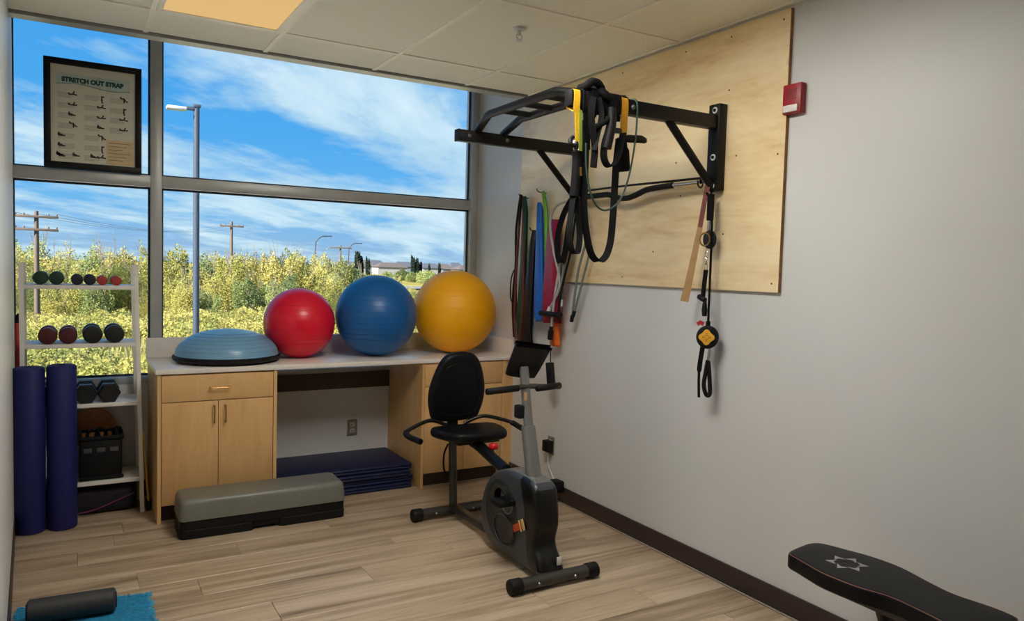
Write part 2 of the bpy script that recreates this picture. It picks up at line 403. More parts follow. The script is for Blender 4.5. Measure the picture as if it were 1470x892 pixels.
# ceiling lamps: flat diffusers set in the grid; the window one glows weakly, the other is added fill
def lamp(i, j, mode, label):
    x0, x1, y0, y1 = xs[i]+.012, xs[i+1]-.012, ys[j]+.012, ys[j+1]-.012
    t = thing('ceiling_light', label, 'light', ((x0+x1)/2, (y0+y1)/2, ZC-.002), 'ceiling light panels')
    f = MB()
    for a in ((x0, x0+.028, y0, y1), (x1-.028, x1, y0, y1), (x0+.028, x1-.028, y0, y0+.028), (x0+.028, x1-.028, y1-.028, y1)):
        f.rbox(a[0], a[1], a[2], a[3], ZC-.002, ZC+.02, b=.003)
    part(f, 'frame', m_tbar, t)
    part(MB().box(x0+.028, x1-.028, y0+.028, y1-.028, ZC+.004, ZC+.010), 'diffuser', m_dim if mode == 'dim' else m_fill, t, smooth=False)
m_dim = emit('dimmed_diffuser', (226, 186, 124), .84)
m_fill = emit('fill_diffuser', (255, 250, 242), 23)
lamp(5, 6, 'dim', 'warm tan rectangular ceiling light panel near the window')
lamp(6, 5, 'fill', 'added out-of-view fill light panel over the middle of the room')  # unseen panel added to brighten the room

# plywood backing sheet and its screws
ply = thing('plywood_panel', 'large pale birch plywood sheet screwed to the right wall', 'panel', (XR, 3.32, 1.397))
pb = MB().box(XR-.018, XR-.001, 2.226, 4.428, 1.397, 2.615); part(pb, 'sheet', m_ply, ply, smooth=False)
for a in ((2.2245, 2.2258), (4.4282, 4.4295)): part(MB().box(XR-.0175, XR-.001, a[0], a[1], 1.397, 2.615), 'edge_veneer', m_plyedge, ply, smooth=False)
sm = MB().lathe([(.0046, 0), (.0042, .001), (.0015, .0012)], 10).mesh('screw', mat('screw_steel', (92, 76, 52), .5, .5))
for yy, z in [(2.262, 2.575), (2.56, 2.575), (2.86, 2.575), (3.36, 2.575), (3.9, 2.575), (2.262, 2.0), (2.262, 1.435), (2.56, 2.33), (2.86, 1.86), (3.05, 1.58), (2.56, 1.66), (3.3, 1.44), (2.9, 2.03), (3.9, 1.45), (2.5, 2.02)]:
    o = bpy.data.objects.new('screw', sm); o.parent = ply; COL.objects.link(o)
    o.location = Vector((XR-.018, yy, z))-WLOC[ply]; o.rotation_euler = (0, -PI/2, 0)

# fire alarm strobe beside the plywood
fa = thing('fire_alarm', 'small red fire alarm strobe on the wall beside the plywood', 'alarm', (XR, 2.19, 2.16))
part(MB().rbox(XR-.035, XR, 2.142, 2.236, 2.160, 2.286, .006), 'housing', mat('alarm_red', (158, 18, 32), .4), fa)
part(MB().rbox(XR-.044, XR-.034, 2.152, 2.226, 2.166, 2.196, .004), 'strobe_lens', mat('strobe_white', (228, 222, 218), .25), fa, 'white strobe lens')
g = MB()
for k in range(5): g.box(XR-.0365, XR-.0345, 2.165, 2.213, 2.222+k*.009, 2.226+k*.009)
part(g, 'sounder_grille', mat('alarm_dark_red', (110, 12, 24), .5), fa)

# sprinkler
sp = thing('sprinkler_head', 'small chrome fire sprinkler head on the ceiling', 'sprinkler', (1.882, 3.197, 2.58))
part(MB().lathe([(.034, 2.638), (.034, 2.634), (.028, 2.628), (.014, 2.626)], 24, tr(1.882, 3.197, 0)), 'escutcheon', m_white, sp)
q = MB().cyl((1.882, 3.197, 2.626), (1.882, 3.197, 2.604), .009, 12); q.tube(catmull([(1.871, 3.197, 2.606), (1.866, 3.197, 2.594), (1.882, 3.197, 2.580)], 4), .0025, 6); q.tube(catmull([(1.893, 3.197, 2.606), (1.898, 3.197, 2.594), (1.882, 3.197, 2.580)], 4), .0025, 6)
part(q, 'body', m_chrome, sp)
part(MB().lathe([(.003, 2.582), (.016, 2.580), (.017, 2.578), (.003, 2.577)], 14, tr(1.882, 3.197, 0)), 'deflector', m_chrome, sp)

# outlets
def outlet(name, label, M):
    t = thing(name, label, 'outlet', M.translation)
    part(MB().rbox(-.036, .036, -.006, 0, -.058, .058, .003, M=M), 'cover_plate', m_op, t)
    for z in (-.022, .022):
        r = part(MB().rbox(-.018, .018, -.009, -.005, z-.015, z+.015, .003, M=M), 'receptacle', mat('receptacle_ivory', (188, 182, 170), .4), t)
        s = MB(); s.box(-.009, -.006, -.0096, -.0088, z-.004, z+.007, M=M); s.box(.006, .009, -.0096, -.0088, z-.004, z+.007, M=M); s.box(-.003, .003, -.0096, -.0088, z-.011, z-.006, M=M)
        part(s, 'slot', m_dark, r)
    return t
m_op = mat('outlet_steel', (128, 124, 118), .4, .3)
outlet('wall_outlet', 'grey wall outlet in the knee space under the counter', tr(1.709, YW, .315))
outlet('wall_outlet', 'wall outlet low on the right wall with a black adapter plugged in', tr(XR, 3.985, .335) @ rot('Z', -90))
# ------------------------------------------------------------------ counter and cabinets
CF = 4.485
ct = thing('countertop', 'long off-white laminate countertop under the window', 'countertop', (1.53, 4.78, .835))
part(MB().rbox(.392, XR, CF-.012, YW, .835, .863, .003), 'slab', m_counter, ct)
part(MB().rbox(.392, XR-.02, YW-.02, YW-.0005, .8625, .982, .003), 'backsplash', m_counter, ct)
part(MB().rbox(XR-.02, XR-.0005, CF, YW-.02, .8625, .972, .003), 'side_splash', m_counter, ct)
m_pull = m_brass
def pull(a, b, parent):
    a, b = Vector(a), Vector(b); o = Vector((0, -.028, 0))
    part(MB().tube(catmull([a, a+o*.8, a+o+(b-a)*.06, b+o-(b-a)*.06, b+o*.8, b], 5), .004, 8), 'handle', m_pull, parent)
def cabinet(label, x0, x1, split, drawers):
    t = thing('base_cabinet', label, 'cabinet', ((x0+x1)/2, CF+.28, 0), 'base cabinets under the counter')
    for a in (x0, x1-.019): part(MB().box(a, a+.019, CF, YW-.002, 0, .8345), 'side_panel', m_maple, t, smooth=False)
    part(MB().box(x0+.019, x1-.019, CF+.022, YW-.002, .10, .8345), 'carcass', m_maple, t, smooth=False)
    part(MB().box(x0+.019, x1-.019, CF+.06, CF+.075, .0, .10), 'toe_kick', m_base, t, smooth=False)
    f = part(MB().rbox(x0+.022, x1-.022, CF+.001, CF+.021, .678, .826, .0015), 'drawer', m_maple, t)
    c = (x0+x1)/2
    pull((c-.05, CF+.001, .750), (c+.05, CF+.001, .750), f)
    for a, d, hx in ((x0+.022, split-.0015, split-.024), (split+.0015, x1-.022, split+.036)):
        q = part(MB().rbox(a, d, CF+.001, CF+.021, .098, .673, .0015), 'door', m_maple, t)
        pull((hx, CF+.001, .552), (hx, CF+.001, .645), q)
    return t
cabinet('maple cabinet with one drawer and two doors beneath the dome trainer', .402, 1.045, .719, 1)
cabinet('maple cabinet behind the exercise bike beneath the yellow ball', 1.976, 2.600, 2.289, 1)
solo(MB().box(2.6005, XR-.0005, CF+.012, CF+.03, .0, .8345), 'filler_panel', m_maple, 'narrow maple filler strip between the cabinet and the right wall', 'panel', smooth=False)
solo(MB().box(1.046, 1.975, YW-.02, YW-.0005, .60, .712), 'support_rail', mat('rail_brown', (66, 50, 40), .6), 'brown support rail on the wall under the counter', 'rail', smooth=False)

# folded mats under the counter
m_mat = mat('navy_mat_vinyl', (10, 22, 62), .5, var=.12, bump=.2, bscale=200)
for k in range(4):
    dx, dy = (.0, .012, -.010, .006)[k], (.0, .014, .004, .02)[k]
    z = .001+k*.040
    t = thing('folded_mat', ('dark navy folded exercise mat at the bottom of the stack under the counter', 'dark navy folded exercise mat second from the floor under the counter',
              'dark navy folded exercise mat second from the top under the counter', 'dark navy folded exercise mat on top of the stack under the counter')[k], 'mat', (1.5, 4.78, z), 'folded mats under the counter')
    for h in range(2):
        part(MB().rbox(1.070+dx, 1.945+dx, 4.545+dy, 5.04+dy*.4, z+h*.0195, z+h*.0195+.0190, .008, 3), 'panel', m_mat, t)
    part(MB().tube([(1.075+dx, 5.04+dy*.4, z+.019), (1.94+dx, 5.04+dy*.4, z+.019)], .0185, 10), 'fold', m_mat, t)

# aerobic step
st = thing('aerobic_step', 'grey-topped aerobic step on black risers in front of the cabinet', 'step', (.925, 4.29, 0))
def rrect(x0, x1, y0, y1, r, n=6):
    o = []
    for cx_, cy_, a in ((x1-r, y1-r, 0), (x0+r, y1-r, 90), (x0+r, y0+r, 180), (x1-r, y0+r, 270)):
        o += [(cx_+r*math.cos(math.radians(a+90*k/n)), cy_+r*math.sin(math.radians(a+90*k/n))) for k in range(n+1)]
    return o
dk = MB(); O = rrect(.478, 1.368, 4.160, 4.425, .032)
c = Vector((.923, 4.2925, 0)); N = len(O); rings = [(0, .099), (0, .105), (.005, .180), (.009, .196), (.017, .206), (.028, .209)]
vs = []
for ins, z in rings:
    R2 = rrect(.478+ins, 1.368-ins, 4.160+ins, 4.425-ins, .032)
    vs += [(p[0], p[1], z) for p in R2]
fs = [(q*N+k, q*N+(k+1) % N, (q+1)*N+(k+1) % N, (q+1)*N+k) for q in range(len(rings)-1) for k in range(N)]
dk.add(vs, fs+[tuple(range(N-1, -1, -1)), tuple((len(rings)-1)*N+k for k in range(N))])
part(dk, 'deck', mat('step_grey', (112, 112, 104), .38, var=.05, bump=.12, bscale=300), st)
part(MB().pad(rrect(.482, 1.364, 4.166, 4.419, .030), .052, .006, tr(0, 0, .047)), 'riser', m_blackrub, st)
for x0, x1 in ((.480, .86), (.986, 1.366)):
    part(MB().pad(rrect(x0, x1, 4.164, 4.421, .030), .049, .005, tr(0, 0, .0)), 'riser_block', m_blackrub, st)
part(MB().rbox(.855, .99, 4.176, 4.41, .016, .05, .004), 'under_rib', m_blackrub, st)

# balls on the counter
def ball(c, r, m, label, valve):
    t = thing('exercise_ball', label, 'ball', (c[0], c[1], c[2]-r), 'exercise balls on the counter')
    part(MB().sphere(c, r, 48, 32), 'skin', m, t)
    g = MB()
    for k in range(9):
        a = math.radians(-32+8*k); rr = (r+.0006)*math.cos(a)
        g.tube([Vector(c)+Vector((rr*math.cos(2*PI*q/72), rr*math.sin(2*PI*q/72), (r+.0006)*math.sin(a))) for q in range(72)], .0011, 5, closed=True)
    part(g, 'ridge', m, t)
    d = Vector(valve).normalized()
    part(MB().cyl(Vector(c)+d*(r-.002), Vector(c)+d*(r+.002), .008, 12), 'valve', m, t)
ball((1.257, 4.81, .863+.222), .222, mat('red_ball_vinyl', (222, 16, 48), .33, var=.04), 'small red exercise ball on the counter beside the blue one', (.2, -1, .12))
ball((1.756, 4.765, .863+.269), .269, mat('blue_ball_vinyl', (4, 92, 160), .40, var=.04), 'blue exercise ball on the counter between red and yellow balls', (.2, -1, -.5))
ball((2.338, 4.768, .863+.292), .292, mat('yellow_ball_vinyl', (255, 180, 0), .5, var=.03), 'large yellow exercise ball at the right end of the counter', (-.6, -1, .0))

# dome balance trainer
bo = thing('balance_dome', 'pale blue half-dome balance trainer on the left end of the counter', 'balance trainer', (.815, 4.775, .863))
part(MB().lathe([(.20, .863), (.262, .865), (.300, .876), (.308, .886), (.308, .900), (.298, .906), (.20, .906)], 56, tr(.815, 4.775, 0)), 'platform', m_blackrub, bo)
prof = [(.298, .902), (.296, .908)] + [(.294*math.cos(math.radians(a)), .908+.150*math.sin(math.radians(a))) for a in range(6, 90, 6)] + [(.003, 1.058)]
dm = part(MB().lathe(prof, 64, tr(.815, 4.775, 0)), 'dome', mat('dome_blue', (112, 158, 190), .3, var=.04), bo)
g = MB()
for a in range(12, 66, 9):
    r_, z_ = .2948*math.cos(math.radians(a)), .9085+.1505*math.sin(math.radians(a))
    g.tube([(.815+r_*math.cos(2*PI*k/64), 4.775+r_*math.sin(2*PI*k/64), z_) for k in range(64)], .0012, 5, closed=True)
part(g, 'ridge', MATS['dome_blue'], dm)

# ------------------------------------------------------------------ white shelf with weights
m_shelf = mat('white_shelf_paint', (226, 224, 216), .4, var=.03)
sh = thing('shelf_rack', 'white open shelf rack of dumbbells in front of the window', 'shelf', (.05, 4.88, 0))
SY0, SY1 = 4.748, 5.03
def post(xt, xb, y, parent):
    parent_ = part(MB().add([(xb-.011,y-.011,0),(xb+.011,y-.011,0),(xb+.011,y+.011,0),(xb-.011,y+.011,0),(xt-.011,y-.011,1.43),(xt+.011,y-.011,1.43),(xt+.011,y+.011,1.43),(xt-.011,y+.011,1.43)],
          [(0,3,2,1),(4,5,6,7),(0,1,5,4),(1,2,6,5),(2,3,7,6),(3,0,4,7)]), 'post', m_shelf, parent, smooth=False)
for y in (SY0+.011, SY1-.011): post(-.232, -.226, y, sh); post(.315, .348, y, sh)
SHZ = [1.312, .988, .650, .207]
for z in SHZ:
    xr_ = .348-.033*z/1.43
    part(MB().rbox(-.240, xr_+.008, SY0+.004, SY1-.004, z-.022, z, .002), 'shelf_board', m_shelf, sh)

def dumbbell(name, label, r, m, L, x, y, z, grp, hexa=False, sub=True):
    t = thing(name, label, 'dumbbell', (x, y, z), grp)
    hl = L*.30
    for s in (-1, 1):
        a, b = y+s*L/2, y+s*(L/2-hl)
        if hexa:
            hr = r/math.cos(PI/6)
            q = MB()
            ring = lambda yy, k: [(x+k*hr*math.cos(PI/6+PI/3*i+PI/6), yy, z+r+k*hr*math.sin(PI/6+PI/3*i+PI/6)) for i in range(6)]
            vs = ring(a, .80)+ring(a-s*hl*.16, 1)+ring(b+s*hl*.16, 1)+ring(b, .78)
            q.add(vs, [(k*6+i, k*6+(i+1) % 6, k*6+6+(i+1) % 6, k*6+6+i) for k in range(3) for i in range(6)]+[(5,4,3,2,1,0), (18,19,20,21,22,23)])
            part(q, 'head', m, t, smooth=False)
        else:
            part(MB().cyl((x, a, z+r), (x, b, z+r), r, 28, bev=r*.16), 'head', m, t)
    part(MB().cyl((x, y-L/2+hl*.9, z+r), (x, y+L/2-hl*.9, z+r), max(.012, r*.3), 14), 'grip', m_chrome if hexa else m, t)
    return t
zg = [z+.0005 for z in SHZ]
mk = lambda n, c, r=.5: mat(n, c, r, var=.08)
DB = [('small green dumbbell, left one of the green pair on the top shelf', .036, ('green_vinyl', (8, 46, 28)), -.146, 0), ('small green dumbbell, right one of the green pair on the top shelf', .036, ('green_vinyl', 0), -.071, 0),
      ('small navy dumbbell, left one of the navy pair on the top shelf', .030, ('navy_vinyl', (10, 13, 34)), .026, 0), ('small navy dumbbell, right one of the navy pair on the top shelf', .030, ('navy_vinyl', 0), .088, 0),
      ('tiny red dumbbell, left one of the red pair on the top shelf', .026, ('red_vinyl', (158, 42, 44)), .149, 0), ('tiny red dumbbell, right one of the red pair on the top shelf', .026, ('red_vinyl', 0), .218, 0),
      ('dark red dumbbell, left one of its pair on the second shelf', .045, ('maroon_vinyl', (72, 8, 20)), -.114, 1), ('dark red dumbbell, right one of its pair on the second shelf', .045, ('maroon_vinyl', 0), -.018, 1),
      ('round black dumbbell, left one of its pair on the second shelf', .049, ('black_vinyl', (9, 9, 10)), .100, 1), ('round black dumbbell, right one of its pair on the second shelf', .049, ('black_vinyl', 0), .209, 1)]
for lb, r, (mn, mc), x, lv in DB:
    m = MATS.get(mn) or mk(mn, mc)
    dumbbell('dumbbell', lb, r, m, .17 if lv == 0 else .21, x, 4.86, zg[lv], 'round dumbbells on the shelf rack')
m_hex = mat('hex_rubber', (9, 9, 10), .5, var=.1)
for lb, x in (('black hex dumbbell half hidden behind the blue foam rollers', -.122), ('black hex dumbbell beside the right blue foam roller', .066), ('black hex dumbbell nearest the right post of the shelf rack', .180)):
    dumbbell('hex_dumbbell', lb, .052, m_hex, .24, x, 4.88, zg[2], 'hex dumbbells on the third shelf', True)

# crate on the low shelf
cr = thing('storage_crate', 'black plastic crate of straps on the lowest rack shelf', 'crate', (.14, 4.88, zg[3]))
b = MB(); x0, x1, ya, yb, z0, z1 = .035, .245, 4.775, 5.0, zg[3], zg[3]+.235
b.rbox(x0, x1, ya, yb, z0, z0+.010, .003)
for a in ((x0, x1, ya, ya+.008), (x0, x1, yb-.008, yb), (x0, x0+.008, ya, yb), (x1-.008, x1, ya, yb)): b.rbox(a[0], a[1], a[2], a[3], z0, z1, .003)
part(b, 'body', m_blackrub, cr)
b = MB()
for a in ((x0-.010, x1+.010, ya-.010, ya+.012), (x0-.010, x1+.010, yb-.012, yb+.010), (x0-.010, x0+.012, ya+.012, yb-.012), (x1-.012, x1+.010, ya+.012, yb-.012)): b.rbox(a[0], a[1], a[2], a[3], z1-.004, z1+.016, .004)
part(b, 'rim', m_blackrub, cr)
part(MB().rbox(x0-.004, x1+.008, ya-.008, ya+.004, z0+.004, z0+.024, .003), 'foot_band', m_blackrub, cr)
b = MB()
for k in range(3): b.rbox(x0+.018+k*.066, x0+.060+k*.066, ya-.003, ya+.001, z1-.075, z1-.050, .001)
part(b, 'hand_slot', mat('slot_grey', (70, 70, 74), .5), cr)
b = MB()
for k in range(4): b.tube(catmull([(x0+.03+k*.045, 4.84+.02*k, z1-.05), (x0+.045+k*.045, 4.83, z1+.035+.012*(k % 2)), (x0+.09+k*.04, 4.86, z1+.022), (x0+.10+k*.035, 4.90, z1-.05)], 5), .009, 8)
b.rbox(x1-.035, x1-.015, 4.80, 4.83, z1-.06, z1+.055, .005)
solo(b, 'strap_bundle', m_blackweb, 'tangle of black straps and a handle poking out of the crate', 'straps')
wb = MB().lathe([(.10, 0), (.118, .003), (.12, .010), (.118, .016), (.10, .018)], 40, tr(.105, 5.008, zg[3]+.255) @ rot('X', 90) @ tr(0, 0, -.0))
solo(wb, 'balance_board', wood('board_wood', [(.3, (168, 112, 58)), (.7, (200, 146, 86))], 'Z', .2, 8), 'round tan wooden balance board standing behind the black crate', 'board')
bg_ = thing('gear_bag', 'dark gear bag lying on the floor under the lowest rack shelf', 'bag', (.06, 4.9, 0))
part(MB().rbox(-.20, .325, 4.80, 5.01, .001, .165, .05, 4), 'body', mat('bag_fabric', (20, 16, 24), .8), bg_)
part(MB().tube(catmull([(-.15, 4.80, .035), (-.02, 4.788, .022), (.10, 4.786, .035), (.22, 4.788, .075), (.31, 4.80, .105)], 6), .0045, 8), 'piping', mat('purple_piping', (92, 26, 84), .5), bg_, 'purple edge piping')

# tall foam rollers
m_roll = mat('blue_foam', (12, 22, 92), .62, var=.06, bump=.25, bscale=260)
for lb, x, y, r, h in (('tall navy blue foam roller standing against the left wall', -.196, 4.655, .073, .882), ('tall navy blue foam roller standing next to the crate', -.048, 4.66, .071, .888)):
    t = thing('foam_roller', lb, 'foam roller', (x, y, 0), 'tall blue foam rollers')
    part(MB().lathe([(r-.012, 0), (r-.004, .003), (r, .012), (r, h-.014), (r-.004, h-.004), (r-.013, h), (.020, h), (.019, h-.03)], 48, tr(x, y, 0)), 'foam', m_roll, t)

# red stick in the corner, yellow board between rack and cabinet
rs = thing('exercise_stick', 'slim red exercise stick with black top in the left corner', 'stick', (-.256, 4.93, 0))
part(MB().cyl((-.256, 4.93, .002), (-.260, 4.93, 1.10), .010, 12, bev=.002), 'shaft', mat('stick_red', (176, 40, 40), .5), rs)
part(MB().tube([(-.260, 4.93, 1.095), (-.260, 4.93, 1.125), (-.254, 4.925, 1.138), (-.244, 4.92, 1.135)], .011, 10), 'hook_cap', m_blackrub, rs)
ys_ = thing('slant_board', 'narrow yellow board with black foot between rack and cabinet', 'board', (.378, 4.80, 0))
part(MB().rbox(.369, .379, 4.765, 4.82, .055, .46, .003, M=tr(.385, 4.79, 0) @ rot('Y', -4) @ tr(-.374, -4.79, 0)), 'board', mat('board_yellow', (206, 166, 40), .5), ys_)
part(MB().rbox(.371, .393, 4.755, 4.83, .0, .055, .004), 'foot', m_blackrub, ys_)
# ------------------------------------------------------------------ framed poster standing on the transom
po = thing('framed_poster', 'black-framed stretching exercise poster standing on the window transom', 'poster', (.115, 5.065, 1.976))
px0, px1, pz0, pz1, py = -.133, .366, 1.976, 2.596, 5.048
g = MB()
for a in ((px0, px1, pz0, pz0+.035), (px0, px1, pz1-.035, pz1), (px0, px0+.035, pz0+.035, pz1-.035), (px1-.035, px1, pz0+.035, pz1-.035)):
    g.rbox(a[0], a[1], py, py+.03, a[2], a[3], .003)
part(g, 'frame', m_black, po)
part(MB().box(px0+.03, px1-.03, py+.012, py+.026, pz0+.03, pz1-.03), 'paper', mat('poster_paper', (214, 212, 194), .5, var=.02), po, smooth=False)
yf = py+.0115
m_ink = mat('poster_ink', (52, 52, 50), .6); m_pale = mat('poster_text_grey', (176, 174, 158), .6); m_teal = mat('poster_teal', (88, 132, 128), .6); m_tgreen = mat('poster_dark_green', (22, 78, 74), .6)
m_band = mat('poster_header', (186, 202, 190), .6); m_tan = mat('poster_tan', (214, 192, 150), .6)
def quad(x0, x1, z0, z1, dy=0): return MB().add([(x0, yf-dy, z0), (x1, yf-dy, z0), (x1, yf-dy, z1), (x0, yf-dy, z1)], [(0, 1, 2, 3)])
hd = MB(); n = 24; X0, X1 = px0+.062, px1-.062
top = pz1-.082
lowc = [(X0+(X1-X0)*k/n, top-.062+.010*math.sin(2*PI*k/n)) for k in range(n+1)]
hd.add([(X0, yf, top), (X1, yf, top)]+[(p[0], yf, p[1]) for p in reversed(lowc)], [tuple(range(n+3))])
part(hd, 'header_band', m_band, po, smooth=False)
part(MB().ribbon([(p[0], yf-.0003, p[1]) for p in lowc], (0, 0, 1), .004, .0004), 'header_line', m_teal, po, smooth=False)
cu = bpy.data.curves.new('poster_title', 'FONT'); cu.body = 'STRETCH OUT STRAP'; cu.size = .034; cu.align_x = 'CENTER'; cu.offset = .0026; cu.extrude = .0002
to = bpy.data.objects.new('poster_title', cu); COL.objects.link(to); bpy.context.view_layer.update()
me = bpy.data.meshes.new_from_object(to.evaluated_get(bpy.context.evaluated_depsgraph_get())); bpy.data.objects.remove(to)
ws = max(v.co.x for v in me.vertices)-min(v.co.x for v in me.vertices)
me.transform(tr((px0+px1)/2-.004, yf-.0006, top-.044) @ rot('X', 90) @ Matrix.Diagonal((.315/ws, 1, 1, 1)) @ tr(0, 0, 0)); me.transform(tr(*(-WLOC[po])))
me.materials.append(m_tgreen); o = bpy.data.objects.new('poster_title', me); link(o, po)
# rows of caption lines with small stick figures in three columns
rp = random.Random(5); cap = MB(); fig = MB()
def person(x, z, kind):
    s = .021; y_ = yf-.0005
    P = {0: [[(-1, 0), (0, .2), (1, 0)], [(0, .2), (.3, 1)]], 1: [[(-1, 0), (.6, 0)], [(-1, 0), (-.9, .9)], [(-.95, .5), (0, .1)]], 2: [[(0, -.8), (0, .6)], [(0, .2), (.6, .5)], [(0, -.8), (.2, -1.4)]],
         3: [[(-1, 0), (0, 0), (.4, .8)], [(0, 0), (1, .1)]], 4: [[(-.8, .5), (0, .6), (.5, -.1), (1, -.3)], [(0, .6), (.1, -.6)]]}[kind]
    for ln in P: fig.ribbon([(x+s*a, y_, z+s*b) for a, b in ln], (0, 1, 0), .0004, .0075)
    hx, hz = P[0][0]; fig.add([(x+s*hx+.0055*math.cos(k*PI/4), y_-.0002, z+s*hz+.006+.0055*math.sin(k*PI/4)) for k in range(8)], [tuple(range(8))])
colx = [px0+.075, px0+.205, px0+.335]
for ci, cx_ in enumerate(colx):
    for ri in range(7 if ci < 2 else 4):
        z = top-.105-ri*.058
        for k in range(4): cap.add(quad(cx_-.005, cx_+.075-.012*(k % 2)*rp.random(), z-.007-k*.008, z-.003-k*.008).v, [(0, 1, 2, 3)])
        person(cx_+(.085 if ci == 1 else .07), z-.012, (ci*2+ri*3) % 5) if not (ci == 0 and ri > 3) else person(cx_+.018, z-.016, 1)
for x in (px0+.085, px0+.165, px0+.255): person(x, pz0+.075, 1)
for o in (part(cap, 'caption_lines', m_pale, po, smooth=False), part(fig, 'figures', m_ink, po, smooth=False)): o['kind'] = 'stuff'
part(quad(px1-.185, px1-.042, pz0+.042, pz0+.185, .0002), 'credit_panel', m_tan, po, smooth=False)
g = MB()
for k in range(6): g.add(quad(px1-.175, px1-.06-.02*(k % 3), pz0+.165-k*.020, pz0+.169-k*.020, .0006).v, [(0, 1, 2, 3)])
part(g, 'credit_lines', mat('poster_brown', (150, 126, 92), .6), po, smooth=False)['kind'] = 'stuff'

# ------------------------------------------------------------------ recumbent exercise bike
B = 1.935
bk = thing('exercise_bike', 'grey and black recumbent exercise bike facing the camera', 'exercise bike', (B, 3.36, 0))
m_tube = mat('bike_grey_tube', (74, 72, 68), .35, .6, var=.05)
m_silv = mat('bike_silver', (122, 124, 122), .36, .5, var=.05)
m_shr = mat('bike_shroud_grey', (60, 66, 72), .38, .2, var=.05)
m_shb = mat('bike_shroud_black', (7, 8, 9), .36, var=.06, spec=.4)
def stab(y, x0, x1):
    s = part(MB().cyl((x0, y, .038), (x1, y, .038), .030, 20), 'stabilizer', m_tube, bk)
    part(MB().cyl((x0-.012, y, .037), (x0+.050, y, .037), .036, 20, bev=.006), 'end_cap', m_blackrub, s)
    part(MB().cyl((x1-.050, y, .037), (x1+.012, y, .037), .036, 20, bev=.006), 'end_cap', m_blackrub, s)
    for x in (x0+.13, x1-.13): part(MB().sphere((x, y-.029, .040), .007, 10, 6), 'bolt', m_chrome, s)
stab(2.822, 1.700, 2.160); stab(3.915, 1.690, 2.190)
part(MB().rbox(B-.022, B+.022, 3.40, 3.925, .040, .078, .006), 'floor_rail', m_tube, bk)
part(MB().cyl((B, 3.905, .05), (B, 3.935, .50), .024, 16), 'seat_post', m_tube, bk)
part(MB().tube([(B, 3.97, .525), (B, 3.60, .487), (B, 3.30, .425)], [.026, .030, .032], 12), 'seat_rail', m_shb, bk)
part(MB().tube(catmull([(B-.03, 3.93, .43), (B-.055, 3.93, .37), (B-.055, 3.925, .28), (B-.028, 3.92, .24)], 5), .006, 8), 'cable_loop', m_blackrub, bk)
# shroud
out = catmull([(3.385, .050), (3.46, .165), (3.43, .30), (3.34, .405), (3.20, .455), (3.03, .462), (2.935, .45), (2.905, .38), (2.895, .26), (2.915, .17), (2.865, .10), (2.850, .045), (2.95, .030), (3.20, .030)], 5, True)
MX = frame((B-.062, 0, 0), Vector((0, 1, 0)), Vector((0, 0, 1)), Vector((1, 0, 0)))
part(MB().pad([(p.x, p.y) for p in out], .124, .022, MX), 'shroud', m_shr, bk)
fo = catmull([(3.06, .455), (2.935, .445), (2.900, .37), (2.890, .26), (2.910, .17), (2.860, .10), (2.846, .045), (2.96, .045), (3.00, .16), (3.02, .30)], 5, True)
part(MB().pad([(p.x, p.y) for p in fo], .134, .024, tr(-.005, 0, 0) @ MX), 'front_cover', m_shb, bk, 'black front cover')
dc = tr(B-.066, 3.235, .235) @ rot('Y', 90)
part(MB().lathe([(.165, .012), (.165, .004), (.155, -.003), (.140, -.003), (.132, .001), (.02, -.004)], 48, dc), 'side_disc', mat('bike_disc', (28, 31, 34), .35, var=.05), bk)
part(MB().tube([(B-.071, 3.19+.10*math.cos(a), .16+.075*math.sin(a)) for a in [2*PI*k/32 for k in range(32)]], .004, 6, closed=True), 'disc_trim', m_shr, bk)
part(MB().rbox(B-.074, B-.069, 3.01, 3.10, .20, .235, .002, M=tr(0, 3.05, .22) @ rot('X', -28) @ tr(0, -3.05, -.22)), 'badge', mat('badge_orange', (196, 74, 30), .5), bk, 'orange side badge')
g = MB()
for q in ((2.985, 3.005), (3.02, 3.03)): g.rbox(B-.0755, B-.072, q[0], q[1], .19, .245, .001, M=tr(0, 3.05, .22) @ rot('X', -28) @ tr(0, -3.05, -.22))
part(g, 'badge_stripe', mat('badge_tan', (206, 176, 110), .5), bk)
part(MB().rbox(B+.020, B+.045, 2.838, 2.842, .085, .125, .001), 'sticker', mat('sticker_white', (220, 220, 216), .5), bk)
tc_ = catmull([(3.36, .375), (3.36, .395), (3.28, .440), (3.17, .466), (3.05, .472), (2.96, .462), (2.95, .445), (3.05, .448), (3.17, .440), (3.28, .405)], 4, True)
part(MB().pad([(p.x, p.y) for p in tc_], .090, .006, tr(.017, 0, 0) @ MX), 'top_cover', m_silv, bk, 'silver top cover')
# crank and pedals
part(MB().cyl((B-.115, 3.15, .305), (B+.115, 3.15, .305), .016, 14), 'crank_axle', m_chrome, bk)
part(MB().tube([(B-.076, 3.15+.050*math.cos(a), .305+.050*math.sin(a)) for a in [2*PI*k/28 for k in range(28)]], .0035, 6, closed=True), 'crank_ring', m_silv, bk)
for s, dz, dy in ((-1, .045, -.09), (1, -.05, .09)):
    x = B+s*.100
    part(MB().tube([(x, 3.15, .305), (x+s*.006, 3.15+dy, .305+dz)], .013, 10), 'crank_arm', m_shb, bk)
    c = Vector((x+s*.055, 3.15+dy, .305+dz))
    pd = part(MB().rbox(c.x-.045, c.x+.045, c.y-.050, c.y+.050, c.z-.013, c.z+.013, .006), 'pedal', m_blackrub, bk)
    part(MB().ribbon(catmull([(c.x, c.y-.05, c.z+.005), (c.x, c.y-.035, c.z+.055), (c.x, c.y+.01, c.z+.07), (c.x, c.y+.05, c.z+.04), (c.x, c.y+.052, c.z)], 5), (1, 0, 0), .035, .004), 'pedal_strap', m_blackrub, pd)
